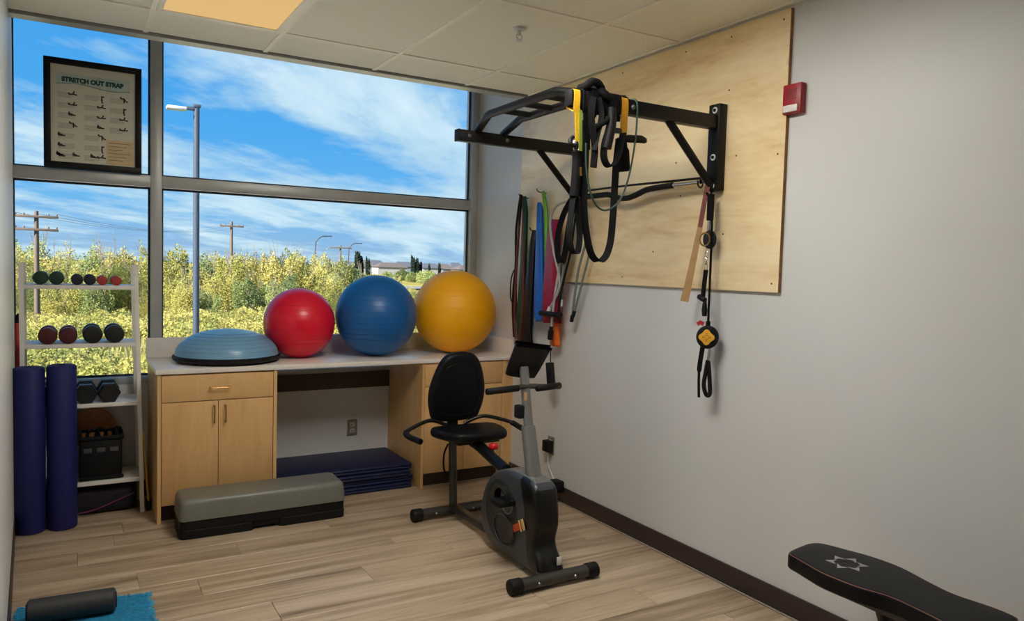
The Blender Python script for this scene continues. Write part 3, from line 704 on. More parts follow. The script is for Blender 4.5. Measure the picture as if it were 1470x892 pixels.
# column, console, bars
part(MB().tube([(B, 3.02, .425), (B, 3.03, .455), (B, 3.098, .695), (B, 3.099, .700)], [.040, .038, .035, .028], 20), 'column_sleeve', m_silv, bk)
part(MB().tube([(B, 3.09, .68), (B, 3.155, .985)], .0235, 18), 'column', m_silv, bk)
part(MB().rbox(B-.0245, B-.008, 3.100, 3.104, .825, .865, .001, M=tr(0, -.0, 0)), 'column_label', mat('label_tan', (190, 140, 100), .5), bk)
CM = tr(B+.010, 3.150, 1.015) @ rot('Y', 8) @ rot('X', 28) @ rot('X', 90)
def sh_out(w0, w1, h, r=.028):
    return [(p.x, p.y) for p in catmull([(-w0/2+.004, -h/2+r), (-w0/2+r, -h/2), (w0/2-r, -h/2), (w0/2-.004, -h/2+r), (w1/2, h/2-.012), (w1/2-.012, h/2), (-w1/2+.012, h/2), (-w1/2, h/2-.012)], 4, True)]
part(MB().pad(sh_out(.185, .200, .185), .024, .008, CM @ tr(0, 0, -.006)), 'console', m_shb, bk)
part(MB().pad(sh_out(.13, .15, .12), .003, .001, CM @ tr(0, .01, -.008)), 'display', mat('display_dark', (26, 30, 34), .15), bk)
hbp = catmull([(B-.225, 3.11, .878), (B-.12, 3.115, .884), (B-.03, 3.12, .890), (B+.03, 3.12, .890), (B+.12, 3.115, .884), (B+.190, 3.11, .880)], 4)
part(MB().tube(hbp, .0125, 12), 'handlebar', m_tube, bk)
for a, b in ((-.232, -.05), (.05, .197)): part(MB().cyl((B+a, 3.11, .879), (B+b, 3.117, .886), .0165, 14, bev=.004), 'foam_grip', m_blackrub, bk)
part(MB().rbox(B-.055, B-.018, 3.10, 3.15, .735, .800, .008), 'tension_knob', m_blackrub, bk)
# seat
so = catmull([(-.195, .13), (-.205, .02), (-.16, -.12), (-.07, -.155), (.07, -.155), (.16, -.12), (.205, .02), (.195, .13), (.10, .16), (-.10, .16)], 5, True)
part(MB().pad([(p.x, p.y) for p in so], .052, .022, tr(B+.005, 3.700, .515) @ rot('X', -2)), 'seat', m_vinyl, bk)
part(MB().rbox(B-.13, B+.13, 3.60, 3.86, .498, .518, .006), 'seat_plate', m_shb, bk)
bo_ = catmull([(-.115, -.195), (-.165, -.13), (-.178, -.02), (-.150, .10), (-.105, .185), (-.045, .215), (.045, .215), (.105, .185), (.150, .10), (.178, -.02), (.165, -.13), (.115, -.195)], 5, True)
BM = tr(B+.010, 3.91, .765) @ rot('X', 10) @ rot('X', 90)
br = part(MB().pad([(p.x, p.y) for p in bo_], .065, .028, BM @ tr(0, 0, -.03)), 'backrest', m_vinyl, bk)
inn = catmull([(-.085, -.15), (-.12, -.09), (-.125, -.01), (-.105, .085), (-.075, .145), (.075, .145), (.105, .085), (.125, -.01), (.12, -.09), (.085, -.15)], 5, True)
part(MB().tube([BM @ Vector((p.x, p.y, .0355)) for p in inn], .003, 6, closed=True), 'stitching', m_vinyl, br)
part(MB().rbox(B-.03, B+.03, 3.925, 3.96, .50, .80, .006), 'back_bracket', m_shb, bk)
for s in (-1, 1):
    hp = catmull([(B+.01+s*.06, 3.93, .545), (B+.01+s*.17, 3.90, .585), (B+.01+s*.29, 3.87, .560), (B+.01+s*.345, 3.84, .540), (B+.01+s*.350, 3.78, .530), (B+.01+s*.335, 3.66, .528)], 6)
    hh = part(MB().tube(hp, .0115, 10), 'side_handle', m_shb, bk)
    part(MB().tube(hp[-14:], .0165, 12), 'foam_grip', m_blackrub, hh)
part(MB().lathe([(.022, 0), (.026, .006), (.026, .020), (.020, .028), (.004, .030)], 20, tr(B+.035, 3.50, .490)), 'adjust_knob', mat('knob_red', (196, 24, 34), .35), bk, 'red adjustment knob')
part(MB().tube([(B+.035, 3.50, .46), (B+.035, 3.50, .495)], .008, 8), 'knob_stem', m_chrome, bk)
part(MB().tube([(B+.01, 3.46, .463), (B-.01, 3.36, .425)], .012, 8), 'rail_bolt', m_chrome, bk)

# adapter and cord on the right wall
ad = thing('power_adapter', 'black power adapter plugged into the right wall behind the bike', 'adapter', (XR-.05, 3.96, .29))
part(MB().rbox(XR-.055, XR-.0095, 3.945, 4.012, .300, .372, .006), 'plug', m_blackrub, ad)
part(MB().tube(catmull([(XR-.03, 3.975, .30), (XR-.028, 3.97, .22), (XR-.026, 3.94, .17), (XR-.03, 3.90, .135), (XR-.05, 3.86, .125)], 6), .004, 8), 'cord', m_white, ad)
part(MB().rbox(XR-.085, XR-.013, 3.80, 3.885, .075, .150, .012), 'block', m_blackrub, ad)
# ------------------------------------------------------------------ wall-mounted pull-up rack
WP = XR-.018
YA, YB, ZA0, ZA1 = 2.600, 3.685, 2.150, 2.212
ZM = (ZA0+ZA1)/2
rk = thing('pull_up_rack', 'black steel pull-up rack mounted on the plywood', 'pull-up rack', (2.2, 3.14, 1.86))
for Y, xt in ((YA, 1.775), (YB, 1.796)):
    u_ = part(MB().rbox(WP-.050, WP, Y-.035, Y+.035, 1.862, 2.266, .004), 'upright', m_black, rk)
    for z in (2.236, 2.018, 1.885):
        part(MB().lathe([(.015, 0), (.015, .003), (.013, .0035), (.0085, .0035)], 16, tr(WP-.050, Y-.006, z) @ rot('Y', -90)), 'washer', m_white, u_)
        part(MB().lathe([(.0085, 0), (.0085, .007), (.007, .009)], 6, tr(WP-.050, Y-.006, z) @ rot('Y', -90)), 'bolt_head', m_black, u_)
    a_ = part(MB().rbox(xt, WP-.05, Y-.025, Y+.025, ZA0, ZA1, .004), 'arm', m_black, rk)
    part(MB().rbox(xt-.004, xt+.008, Y-.0255, Y+.0255, ZA0-.001, ZA1+.001, .003), 'end_cap', m_blackrub, a_)
    for x in (1.86, 2.096): part(MB().lathe([(.011, 0), (.011, .004), (.006, .009)], 10, tr(x, Y-.025, ZM) @ rot('X', 90)), 'bolt', mat('bolt_steel', (110, 112, 112), .35, .8), a_)
    part(MB().tube([(2.318, Y, ZA0+.01), (WP-.035, Y, 1.868)], .0185, 8), 'strut', m_black, rk)
ZB = 2.262
for x0, x1 in ((1.915, 1.862), (2.078, 2.050)):
    part(MB().tube([(x0, YB, ZA1-.01), (x0-.003, YB-.015, ZA1+.004), (x1+.003, 3.465, ZB-.004), (x1, 3.44, ZB), (x1, 2.83, ZB), (x1+.003, 2.805, ZB-.004), (x0-.003, YA+.015, ZA1+.004), (x0, YA, ZA1-.01)], .0205, 14), 'grip_bar', m_black, rk)
for y in (3.33, 3.13, 2.93): part(MB().tube([(1.862, y, ZB), (2.050, y, ZB)], .0150, 12), 'rung', m_black, rk)

# ---- straps on the near arm
m_yel = mat('yellow_webbing', (222, 172, 26), .7, var=.1, scale=90)
def arm_loop(x, zb, lift=0, dx=0):
    """round the arm, stitched just under it, then one strand down to zb on the near side"""
    y0, y1, zt = YA-.029-lift, YA+.029+lift, ZA1+.003+lift; zl = ZA0-.004
    return [(x, y0+.006, zl-.022), (x, YA+.008, zl-.006), (x, y1-.004, zl), (x, y1, ZM), (x, y1-.005, zt-.004), (x, YA, zt), (x, y0+.005, zt-.004), (x, y0, ZM), (x, y0+.002, zl-.006), (x+dx*.4, y0+.006, zl-.03), (x+dx, y0+.012, zb)]
def biner(p, r=.016, h=.026):
    p = Vector(p); return MB().tube([p+Vector((r*math.cos(a), 0, h*math.sin(a))) for a in [2*PI*k/16 for k in range(16)]], .0032, 6, closed=True)

s1 = thing('suspension_trainer', 'yellow and black suspension strap hung at the tip of the near rack arm', 'strap', (1.82, YA, 1.50), 'suspension trainers on the rack')
part(MB().ribbon(catmull(arm_loop(1.798, 2.005, 0, .022), 4), (1, 0, 0), .030, .003), 'anchor_strap', m_yel, s1, 'yellow anchor strap')
part(biner((1.822, YA, 1.990)), 'carabiner', m_chrome, s1)
part(MB().ribbon(catmull([(1.812, YA-.035, 2.13), (1.815, YA-.036, 2.05), (1.822, YA-.03, 1.965)], 4), (1, 0, 0), .016, .003), 'lime_tab', mat('lime_web', (120, 140, 40), .7), s1)
part(MB().tube(catmull([(1.822, YA, 1.972), (1.828, YA, 1.93), (1.824, YA, 1.84), (1.818, YA, 1.77)], 5), [.010]+[.021]*14+[.012], 12), 'strap_sleeve', m_blackweb, s1)
part(MB().ribbon(catmull([(1.818, YA, 1.80), (1.800, YA-.01, 1.72), (1.786, YA-.02, 1.63), (1.800, YA-.02, 1.555), (1.830, YA-.02, 1.545), (1.846, YA-.01, 1.62), (1.838, YA, 1.72), (1.826, YA, 1.80)], 6), (.3, -1, 0), .030, .004), 'foot_loop', m_blackweb, s1)
part(MB().tube(catmull([(1.790, YA-.02, 2.02), (1.772, YA-.025, 2.005), (1.776, YA-.03, 1.985), (1.805, YA-.02, 1.985)], 5), .009, 8), 'buckle', m_blackrub, s1)
part(MB().tube([(1.832, YA-.012, 1.90), (1.834, YA-.012, 1.865)], .011, 10), 'clip_barrel', m_brass, s1)

s2 = thing('suspension_trainer', 'yellow and black suspension strap with long hanging loop on the near rack arm', 'strap', (2.0, YA, 1.50), 'suspension trainers on the rack')
part(MB().ribbon(catmull(arm_loop(2.048, 2.050, 0, .006), 4), (1, 0, 0), .036, .003), 'anchor_strap', mat('ochre_webbing', (196, 140, 24), .7, var=.1, scale=90), s2, 'ochre yellow anchor strap')
part(MB().tube(catmull([(2.052, YA, 2.052), (2.060, YA, 2.02), (2.068, YA, 1.95), (2.074, YA, 1.905)], 5), [.014]+[.026]*6+[.034]*8+[.026], 12, flat=.8), 'pad_sleeve', m_blackweb, s2)
part(MB().ribbon(catmull([(2.045, YA, 2.04), (2.034, YA, 1.93), (2.030, YA, 1.80), (2.026, YA, 1.70), (2.018, YA, 1.60), (1.995, YA, 1.535), (1.955, YA, 1.512), (1.915, YA, 1.545), (1.885, YA, 1.64), (1.868, YA, 1.76), (1.858, YA, 1.88), (1.852, YA, 1.98), (1.850, YA, 2.10)], 7),
     [(.75, -.66, 0)]*85, .030, .004), 'webbing_loop', m_blackweb, s2)
gp = part(MB().tube([(2.055, YA-.02, 2.043), (2.075, YA-.02, 2.045), (2.150, YA-.02, 2.050), (2.172, YA-.02, 2.046), (2.180, YA-.02, 2.040)], [.010, .017, .017, .013, .004], 14), 'grip', m_blackrub, s2)
part(MB().tube([(1.985, YA-.012, 2.072), (2.04, YA-.012, 2.075)], .012, 10), 'spare_grip', m_tube, s2)

s3 = thing('strap_bundle', 'thick knotted bundle of black straps over the near rack arm', 'strap', (1.92, YA, 1.93))
for x, zb, lift, dx in ((1.842, 1.975, .004, .018), (1.880, 2.105, .012, -.012), (1.930, 2.110, .006, .0), (2.002, 2.115, .003, .008)):
    part(MB().ribbon(catmull(arm_loop(x, zb, lift, dx), 4), (1, .1, 0), .034, .006), 'strap', m_blackweb, s3)
part(MB().tube(catmull([(1.838, YA-.03, 2.232), (1.858, YA-.045, 2.250), (1.895, YA-.04, 2.248), (1.925, YA-.02, 2.230), (1.895, YA+.02, 2.246), (1.855, YA+.03, 2.238)], 6, True), .017, 10, closed=True), 'knot', m_blackweb, s3)
part(MB().tube(catmull([(1.905, YA-.034, 2.225), (1.925, YA-.050, 2.205), (1.955, YA-.046, 2.190), (1.975, YA-.040, 2.165)], 6), .018, 10), 'knot', m_blackweb, s3)
part(MB().rbox(1.836, 2.028, YA-.038, YA+.038, ZA0-.014, ZA1+.012, .014, 3), 'wrap', m_blackweb, s3)
part(MB().ribbon(catmull([(1.868, YA-.044, 2.19), (1.856, YA-.050, 2.12), (1.868, YA-.048, 2.05), (1.884, YA-.045, 1.98), (1.880, YA-.045, 1.90)], 6), (.9, -.4, 0), .028, .006), 'strap', m_blackweb, s3)
part(MB().ribbon(catmull([(1.895, YA-.046, 2.19), (1.910, YA-.050, 2.12), (1.893, YA-.048, 2.04), (1.876, YA-.05, 1.97)], 6), (.5, -.8, 0), .024, .005), 'strap', m_blackweb, s3)
part(MB().ribbon(catmull([(1.965, YA-.04, 2.17), (1.955, YA-.045, 2.08), (1.935, YA-.045, 2.01), (1.932, YA-.045, 1.95), (1.955, YA-.045, 1.915), (1.990, YA-.045, 1.925), (2.018, YA-.045, 1.985), (2.030, YA-.045, 2.06)], 6), (.2, -1, .1), .034, .006), 'hanging_loop', m_blackweb, s3)
part(MB().tube(catmull([(1.960, YA-.05, 2.155), (1.957, YA-.055, 2.08), (1.940, YA-.05, 1.985)], 6), .021, 10), 'foam_sleeve', m_blackrub, s3)
part(MB().tube(catmull([(1.985, YA-.045, 2.150), (1.935, YA-.055, 2.100), (1.875, YA-.05, 2.065)], 6), .0125, 10), 'cross_strap', m_blackweb, s3)

m_cab = mat('dark_green_tube', (44, 66, 58), .4, var=.1)
solo(MB().tube(catmull([(2.088, YA+.031, 2.03), (2.088, YA+.031, 2.14), (2.092, YA+.028, 2.205), (2.105, YA, 2.2185), (2.113, YA-.028, 2.205), (2.114, YA-.032, 2.14), (2.108, YA-.033, 2.04), (2.088, YA-.034, 1.92), (2.058, YA-.034, 1.82), (2.015, YA-.034, 1.755), (1.955, YA-.034, 1.728), (1.905, YA-.034, 1.75), (1.872, YA-.034, 1.81), (1.852, YA-.034, 1.90), (1.846, YA-.034, 2.00)], 6), .0042, 8),
     'draped_band', m_cab, 'thin dark green resistance cord draped over the near rack arm', 'cord')

# ---- curved bar resting across the uprights
ez = thing('curl_bar', 'short wavy black curl bar with silver ends under the rack', 'curl bar', (2.58, 3.14, 1.90))
XB = WP-.07
pts = [(XB, 3.60, 1.898), (XB, 3.46, 1.898), (XB, 3.36, 1.896), (XB, 3.28, 1.874), (XB, 3.20, 1.866), (XB, 3.12, 1.878), (XB, 3.04, 1.898), (XB, 2.94, 1.904), (XB, 2.84, 1.906)]
part(MB().tube(catmull(pts, 6), .0155, 12), 'shaft', m_blackrub, ez)
part(MB().cyl((XB, 2.845, 1.906), (XB, 2.648, 1.907), .011, 12), 'sleeve', m_chrome, ez); part(MB().cyl((XB, 3.59, 1.898), (XB, 3.700, 1.898), .011, 12), 'sleeve', m_chrome, ez)
solo(MB().tube([(WP-.061, YB-.02, 1.935), (WP-.061, 3.2, 1.935), (WP-.061, YA+.02, 1.925)], .006, 8), 'tie_rod', m_black, 'thin black rod stretched between the rack uprights', 'rod')
for Y, lb in ((YA+.047, 'black hook holding the wavy bar beside the near upright'), (YB-.045, 'black hook holding the wavy bar beside the far upright')):
    solo(MB().tube(catmull([(WP-.05, Y, 1.925), (WP-.058, Y, 1.895), (XB, Y, 1.878), (XB-.018, Y, 1.890), (XB-.021, Y, 1.912)], 5), .004, 6), 'bar_hook', m_black, lb, 'hook')

# ---- bands on wall hooks
def hook(y, z, label):
    solo(MB().tube(catmull([(XR-.019 if y < 4.42 and z > 1.4 else XR-.001, y, z), (XR-.060, y+.004, z+.003), (XR-.082, y+.005, z+.010), (XR-.090, y+.006, z+.026)], 5), .0035, 8), 'wall_hook', m_black, label, 'hook', 'band hooks on the wall')
HX = XR-.052
hook(4.325, 1.945, 'black wall hook holding the dark green tubing'); hook(4.105, 1.962, 'black wall hook holding the lime green band')
hook(3.935, 1.775, 'black wall hook holding the crimson band'); hook(4.175, 1.715, 'black wall hook below the green tubing')
def hang(name, m, label, cat, path, widths, wd=(0, 1, 0), th=.004, grp='exercise bands on wall hooks', back=.016):
    t = thing(name, label, cat, path[-1], grp)
    P = catmull(path, 5)
    W = [widths[0]+(widths[1]-widths[0])*min(1, (k/(len(P)-1))**.8) for k in range(len(P))]
    part(MB().fold(P, wd, W, .010+.004*(widths[1] > .1)), 'front_layer', m, t)
    P2 = [p+Vector((back*min(1, k/4), .004, -.012*k/len(P))) for k, p in enumerate(P)]
    part(MB().ribbon(P2, wd, W, th), 'back_layer', m, t)
    return t
hang('flat_band', mat('green_latex', (8, 66, 46), .4), 'long dark green flat band hanging beside the window wall', 'band', [(HX, 4.318, 1.955), (HX-.006, 4.310, 1.80), (HX-.004, 4.318, 1.45), (HX-.008, 4.33, 1.15), (HX-.004, 4.315, .985)], (.035, .085))
g = thing('tube_band', 'maroon resistance tube hanging with the green band', 'band', (HX, 4.34, .99), 'exercise bands on wall hooks')
part(MB().tube(catmull([(HX-.014, 4.36, .99), (HX-.014, 4.385, 1.2), (HX-.014, 4.37, 1.6), (HX-.012, 4.335, 1.958), (HX-.014, 4.29, 1.6), (HX-.014, 4.28, 1.2), (HX-.014, 4.31, .98)], 8), .0075, 8), 'tube', mat('maroon_tube', (110, 36, 40), .4), g)
g = thing('tube_band', 'black resistance tube loop hanging nearest the window', 'band', (HX, 4.4, 1.0), 'exercise bands on wall hooks')
part(MB().tube(catmull([(HX-.004, 4.40, 1.0), (HX-.004, 4.43, 1.25), (HX-.004, 4.405, 1.5), (HX-.004, 4.41, 1.75), (HX-.022, 4.328, 1.962), (HX-.004, 4.385, 1.6), (HX-.004, 4.395, 1.30), (HX-.004, 4.34, 1.0)], 8), .0085, 8), 'tube', m_blackrub, g)
part(MB().tube(catmull([(HX-.004, 4.425, 1.46), (HX-.004, 4.46, 1.40), (HX-.004, 4.465, 1.28), (HX-.004, 4.43, 1.23)], 6), .0045, 8), 'handle_loop', m_blackrub, g)
hang('flat_band', mat('black_latex', (9, 11, 18), .45), 'wide black band hanging from the hook below the green tubing', 'band', [(HX, 4.178, 1.725), (HX-.01, 4.195, 1.60), (HX-.014, 4.215, 1.35), (HX-.014, 4.235, 1.10), (HX-.010, 4.235, .975)], (.03, .135), th=.007)
hang('flat_band', mat('blue_latex', (20, 96, 184), .4), 'bright blue flat band hanging beside the crimson one', 'band', [(HX-.012, 4.108, 1.900), (HX-.018, 4.100, 1.80), (HX-.022, 4.086, 1.55), (HX-.024, 4.072, 1.30), (HX-.022, 4.060, 1.145)], (.034, .125))
hang('flat_band', mat('lime_latex', (112, 178, 48), .4), 'lime green flat band hanging behind the blue one', 'band', [(HX+.002, 4.092, 1.972), (HX+.004, 4.072, 1.88), (HX+.004, 4.055, 1.70), (HX+.004, 4.05, 1.48)], (.030, .045), back=.008)
hang('flat_band', mat('crimson_latex', (142, 10, 52), .38), 'crimson flat band hanging right of the blue one', 'band', [(HX-.010, 3.925, 1.782), (HX-.024, 3.925, 1.70), (HX-.030, 3.925, 1.50), (HX-.034, 3.922, 1.30), (HX-.032, 3.915, 1.145)], (.095, .200))
hang('flat_band', mat('orange_latex', (226, 106, 34), .4), 'orange flat band showing below the crimson one', 'band', [(HX-.004, 3.930, 1.772), (HX-.004, 3.915, 1.4), (HX-.006, 3.905, 1.15), (HX-.006, 3.900, 1.0)], (.03, .110), back=.010)

m_gtube = mat('grey_tube', (164, 164, 158), .4, var=.08); m_g2 = mat('grey_green_tube', (112, 118, 110), .4, var=.08)
gt = [('pale grey resistance tube with a black foot strap hanging lowest beside the orange band', m_gtube, .008, [(2.585, 3.70, 1.895), (2.570, 3.74, 1.70), (2.560, 3.80, 1.45), (2.555, 3.835, 1.25), (2.560, 3.865, 1.09)]),
      ('pale grey resistance tube looped left of the rack upright', m_gtube, .008, [(2.585, 3.72, 1.89), (2.560, 3.845, 1.86), (2.550, 3.895, 1.76), (2.560, 3.86, 1.58), (2.565, 3.79, 1.38), (2.560, 3.90, 1.21)]),
      ('grey resistance tube with frayed end hanging behind the crimson band', m_g2, .009, [(2.590, 3.68, 1.90), (2.58, 3.70, 1.7), (2.57, 3.76, 1.48), (2.57, 3.78, 1.26)]),
      ('dull green resistance tube hanging below the rack upright', m_g2, .008, [(2.595, 3.66, 1.90), (2.59, 3.575, 1.80), (2.59, 3.565, 1.66), (2.59, 3.64, 1.45), (2.60, 3.70, 1.17)]),
      ('dull grey resistance tube angled across the plywood edge', m_g2, .007, [(2.60, 3.655, 1.895), (2.60, 3.60, 1.75), (2.60, 3.545, 1.60), (2.60, 3.60, 1.42), (2.60, 3.685, 1.20)])]
for k, (lb, m, r, p) in enumerate(gt):
    t = thing('resistance_tube', lb, 'band', p[-1], 'grey resistance tubes by the rack')
    part(MB().tube(catmull(p, 8), r, 10), 'tube', m, t)
    e = Vector(p[-1]); d = (e-Vector(p[-2])).normalized()
    part(MB().cyl(e-d*.03, e+d*.012, r+.004, 12, bev=.002), 'end_fitting', m_white if k in (1, 2) else m_blackrub, t)
    if k == 0:
        part(MB().cyl(e-d*.005, e+d*.055, .017, 12, bev=.004), 'foam_sleeve', m_blackrub, t)
        part(MB().tube([e+Vector((0, 0, -.05)), e+Vector((0, -.004, -.09))], .005, 8), 'ring', m_chrome, t)
        part(MB().ribbon([e+Vector((0, -.003, -.085)), e+Vector((0, -.006, -.18)), e+Vector((0, -.01, -.2))], (.5, .85, 0), [.022, .018, .04], .006), 'strap', m_blackweb, t)
        part(MB().rbox(-.026, .026, -.012, .012, -.075, .075, .006, M=tr(*(e+Vector((0, -.012, -.27)))) @ rot('Z', -55) @ rot('Y', -6)), 'grip', m_blackrub, t)
hb_ = thing('crossbar_strap', 'black crossbar handle hanging among the grey tubes', 'handle', (2.55, 3.86, 1.19), None)
part(MB().cyl((2.548, 3.975, 1.195), (2.548, 3.745, 1.195), .017, 12, bev=.004), 'grip', m_blackrub, hb_)
part(MB().ribbon(catmull([(2.552, 3.775, 1.20), (2.556, 3.765, 1.32), (2.566, 3.735, 1.45), (2.578, 3.70, 1.60), (2.588, 3.675, 1.885)], 6), (.3, .95, 0), .030, .006), 'strap', m_blackweb, hb_)
sb = thing('ankle_strap', 'black looped strap hanging in front of the grey tubes', 'strap', (2.545, 3.85, 1.5), None)
part(MB().ribbon(catmull([(2.57, 3.69, 1.90), (2.545, 3.745, 1.80), (2.535, 3.785, 1.66), (2.535, 3.77, 1.54), (2.54, 3.735, 1.52), (2.55, 3.72, 1.60), (2.56, 3.70, 1.75), (2.575, 3.675, 1.90)], 6), (.6, -.8, 0), .034, .006), 'loop', m_blackweb, sb)
solo(MB().tube(catmull([(WP-.05, 3.66, 1.885), (2.59, 3.67, 1.88), (2.572, 3.69, 1.885), (2.566, 3.70, 1.91)], 5), .005, 8), 'rack_hook', m_black, 'black hook on the far rack upright carrying the grey tubes', 'hook')

# ---- pulley set and tan strap below the near upright
solo(MB().tube(catmull([(WP-.045, 2.60, 1.868), (WP-.052, 2.598, 1.845), (WP-.068, 2.598, 1.838), (WP-.080, 2.598, 1.852)], 5), .005, 8), 'rack_hook', m_black, 'black hook at the foot of the near rack upright', 'hook')
ts = thing('stretch_strap', 'flat tan strap with red striped top hanging off the near upright', 'strap', (2.55, 2.68, 1.33))
part(MB().ribbon(catmull([(WP-.070, 2.600, 1.895), (WP-.078, 2.612, 1.80), (WP-.085, 2.628, 1.68)], 5), (.62, -.78, 0), [.022]*11, .005), 'upper_strap', mat('strap_red_brown', (118, 62, 56), .6), ts, 'red brown upper part')
P_ = catmull([(WP-.084, 2.626, 1.69), (WP-.092, 2.650, 1.55), (WP-.100, 2.672, 1.42), (WP-.106, 2.688, 1.335)], 5)
part(MB().ribbon(P_, (.62, -.78, .0), [.024+.016*k/(len(P_)-1) for k in range(len(P_))], .006), 'lower_strap', mat('strap_tan', (176, 142, 96), .6), ts, 'tan lower part')
PX = WP-.062
p1 = thing('pull_exerciser', 'small upper pulley with brass wheel and black handle on the near upright', 'pulley', (PX, 2.59, 1.28))
part(MB().rbox(PX-.012, PX+.012, 2.572, 2.600, 1.72, 1.845, .005), 'webbing', m_blackweb, p1)
part(MB().tube([(PX, 2.588, 1.735), (PX, 2.588, 1.675)], .010, 10), 'swivel', m_chrome, p1)
part(MB().pad([(.030*math.cos(2*PI*k/20), .044*math.sin(2*PI*k/20)) for k in range(20)], .030, .006, frame((PX+.012, 2.588, 1.632), Vector((.5, -.866, 0)), Vector((0, 0, 1)), Vector((-.866, -.5, 0)))), 'housing', m_blackrub, p1)
part(MB().tube([Vector((PX-.022, 2.592, 1.632))+Vector((.5, -.866, 0))*.024*math.cos(a)+Vector((0, 0, .030*math.sin(a))) for a in [2*PI*k/20 for k in range(20)]], .0045, 8, closed=True), 'wheel', m_brass, p1)
for k in range(3): part(MB().tube([(PX+.006*math.cos(a)*(k % 2), 2.598+.009*math.cos(a), 1.560-k*.028+.018*math.sin(a)) for a in [2*PI*q/14 for q in range(14)]], .003, 6, closed=True), 'link', m_chrome, p1)
part(MB().ribbon(catmull([(PX, 2.598, 1.490), (PX-.004, 2.602, 1.42), (PX-.006, 2.604, 1.36)], 5), (.5, -.86, 0), .020, .008), 'handle_strap', m_blackweb, p1)
part(MB().cyl((PX-.008, 2.630, 1.362), (PX-.010, 2.585, 1.345), .013, 12, bev=.003), 'toggle', m_blackrub, p1)
part(MB().tube([(PX-.008, 2.590, 1.345), (PX-.009, 2.588, 1.30), (PX-.009, 2.587, 1.27)], [.008, .014, .011], 10), 'pull_knob', m_blackrub, p1)
p2 = thing('hanging_pulley', 'round black pulley with yellow centre hanging below the plywood', 'pulley', (PX, 2.57, .85))
part(MB().tube(catmull([(PX-.012, 2.578, 1.845), (PX-.010, 2.563, 1.70), (PX-.008, 2.562, 1.45), (PX-.004, 2.566, 1.225)], 6), .0055, 8), 'rope', m_blackweb, p2)
cd = Vector((PX, 2.570, 1.172)); ex = Vector((.62, -.785, 0)); ez_ = Vector((0, 0, 1)); nr = Vector((-.785, -.62, 0))
FM = frame(cd, ex, ez_, nr)
part(MB().pad([(.052*math.cos(2*PI*k/32), .055*math.sin(2*PI*k/32)) for k in range(32)], .034, .009, FM @ tr(0, 0, -.017)), 'housing', m_blackrub, p2)
lob = [((.033+.0045*math.cos(4*a))*math.cos(a), (.033+.0045*math.cos(4*a))*math.sin(a)) for a in [2*PI*k/48 for k in range(48)]]
hub = part(MB().pad(lob, .006, .002, FM @ tr(-.002, 0, .0165)), 'hub_cover', mat('pulley_yellow', (226, 168, 52), .4), p2, 'yellow lobed centre')
g = MB()
for a in (0, 90, 180, 270): g.lathe([(.0035, 0), (.003, .001)], 8, FM @ tr(-.002+.017*math.cos(math.radians(a)), .017*math.sin(math.radians(a)), .0225))
g.tube([FM @ Vector((-.002+.010*math.cos(a), .010*math.sin(a), .0228)) for a in [2*PI*k/16 for k in range(16)]], .0012, 5, closed=True)
part(g, 'hub_marks', mat('hub_brown', (150, 96, 30), .5), hub)
part(MB().tube([cd+ez_*.050, cd+ez_*.075], .011, 10), 'swivel', m_blackrub, p2)
part(MB().ribbon([cd+ex*-.020+ez_*.060, cd+ex*-.036+ez_*.068, cd+ex*-.050+ez_*.058], ez_, .020, .002), 'tag', mat('tag_red', (180, 34, 52), .5), p2, 'small red tag')
part(MB().ribbon(catmull([cd+ex*-.020+ez_*-.045, cd+ex*-.030+ez_*-.13, cd+ex*-.032+ez_*-.20, cd+ex*-.028+ez_*-.29], 5), ex, [.022]*8+[.012]*8, .006), 'webbing', m_blackweb, p2)
part(MB().tube([cd+ex*.012+ez_*-.05, cd+ex*.012+ez_*-.085, cd+ex*.006+ez_*-.115], [.006, .009, .006], 10), 'snap_hook', m_chrome, p2)
part(MB().tube(catmull([cd+ex*.006+ez_*-.110, cd+ex*-.002+ez_*-.17, cd+ex*-.008+ez_*-.23, cd+ex*.006+ez_*-.275, cd+ex*.022+ez_*-.265, cd+ex*.016+ez_*-.18, cd+ex*.008+ez_*-.115], 6), .010, 10), 'handle', m_blackrub, p2)

# ------------------------------------------------------------------ weight bench at the right wall
bn = thing('weight_bench', 'black padded weight bench by the right wall with grey emblem', 'bench', (2.38, 1.3, 0))
bo2 = catmull([(2.262, 1.760), (2.270, 1.795), (2.290, 1.815), (2.36, 1.830), (2.43, 1.838), (2.470, 1.825), (2.490, 1.790), (2.505, 1.740), (2.532, 1.64), (2.534, 1.53), (2.500, 1.41), (2.478, 1.31), (2.490, 1.20), (2.484, 1.135), (2.46, 1.112), (2.38, 1.105), (2.28, 1.110), (2.247, 1.135), (2.243, 1.20), (2.258, 1.31), (2.264, 1.40), (2.236, 1.50), (2.230, 1.62), (2.246, 1.70)], 4, True)
pd_ = part(MB().pad([(p.x, p.y) for p in bo2], .060, .012, tr(0, 0, .392)), 'back_pad', m_vinyl, bn)
area = sum(bo2[i].x*bo2[(i+1) % len(bo2)].y-bo2[(i+1) % len(bo2)].x*bo2[i].y for i in range(len(bo2)))
cen = Vector((2.38, 1.48, 0)); pip = [Vector((p.x, p.y, .4485))-(Vector((p.x, p.y, 0))-cen).normalized()*.004 for p in bo2]
part(MB().tube(pip, .0016, 6, closed=True), 'piping', mat('red_brown_piping', (128, 74, 66), .5), pd_, 'thin red brown piping')
em = MB(); ec = Vector((2.382, 1.640, .4522))
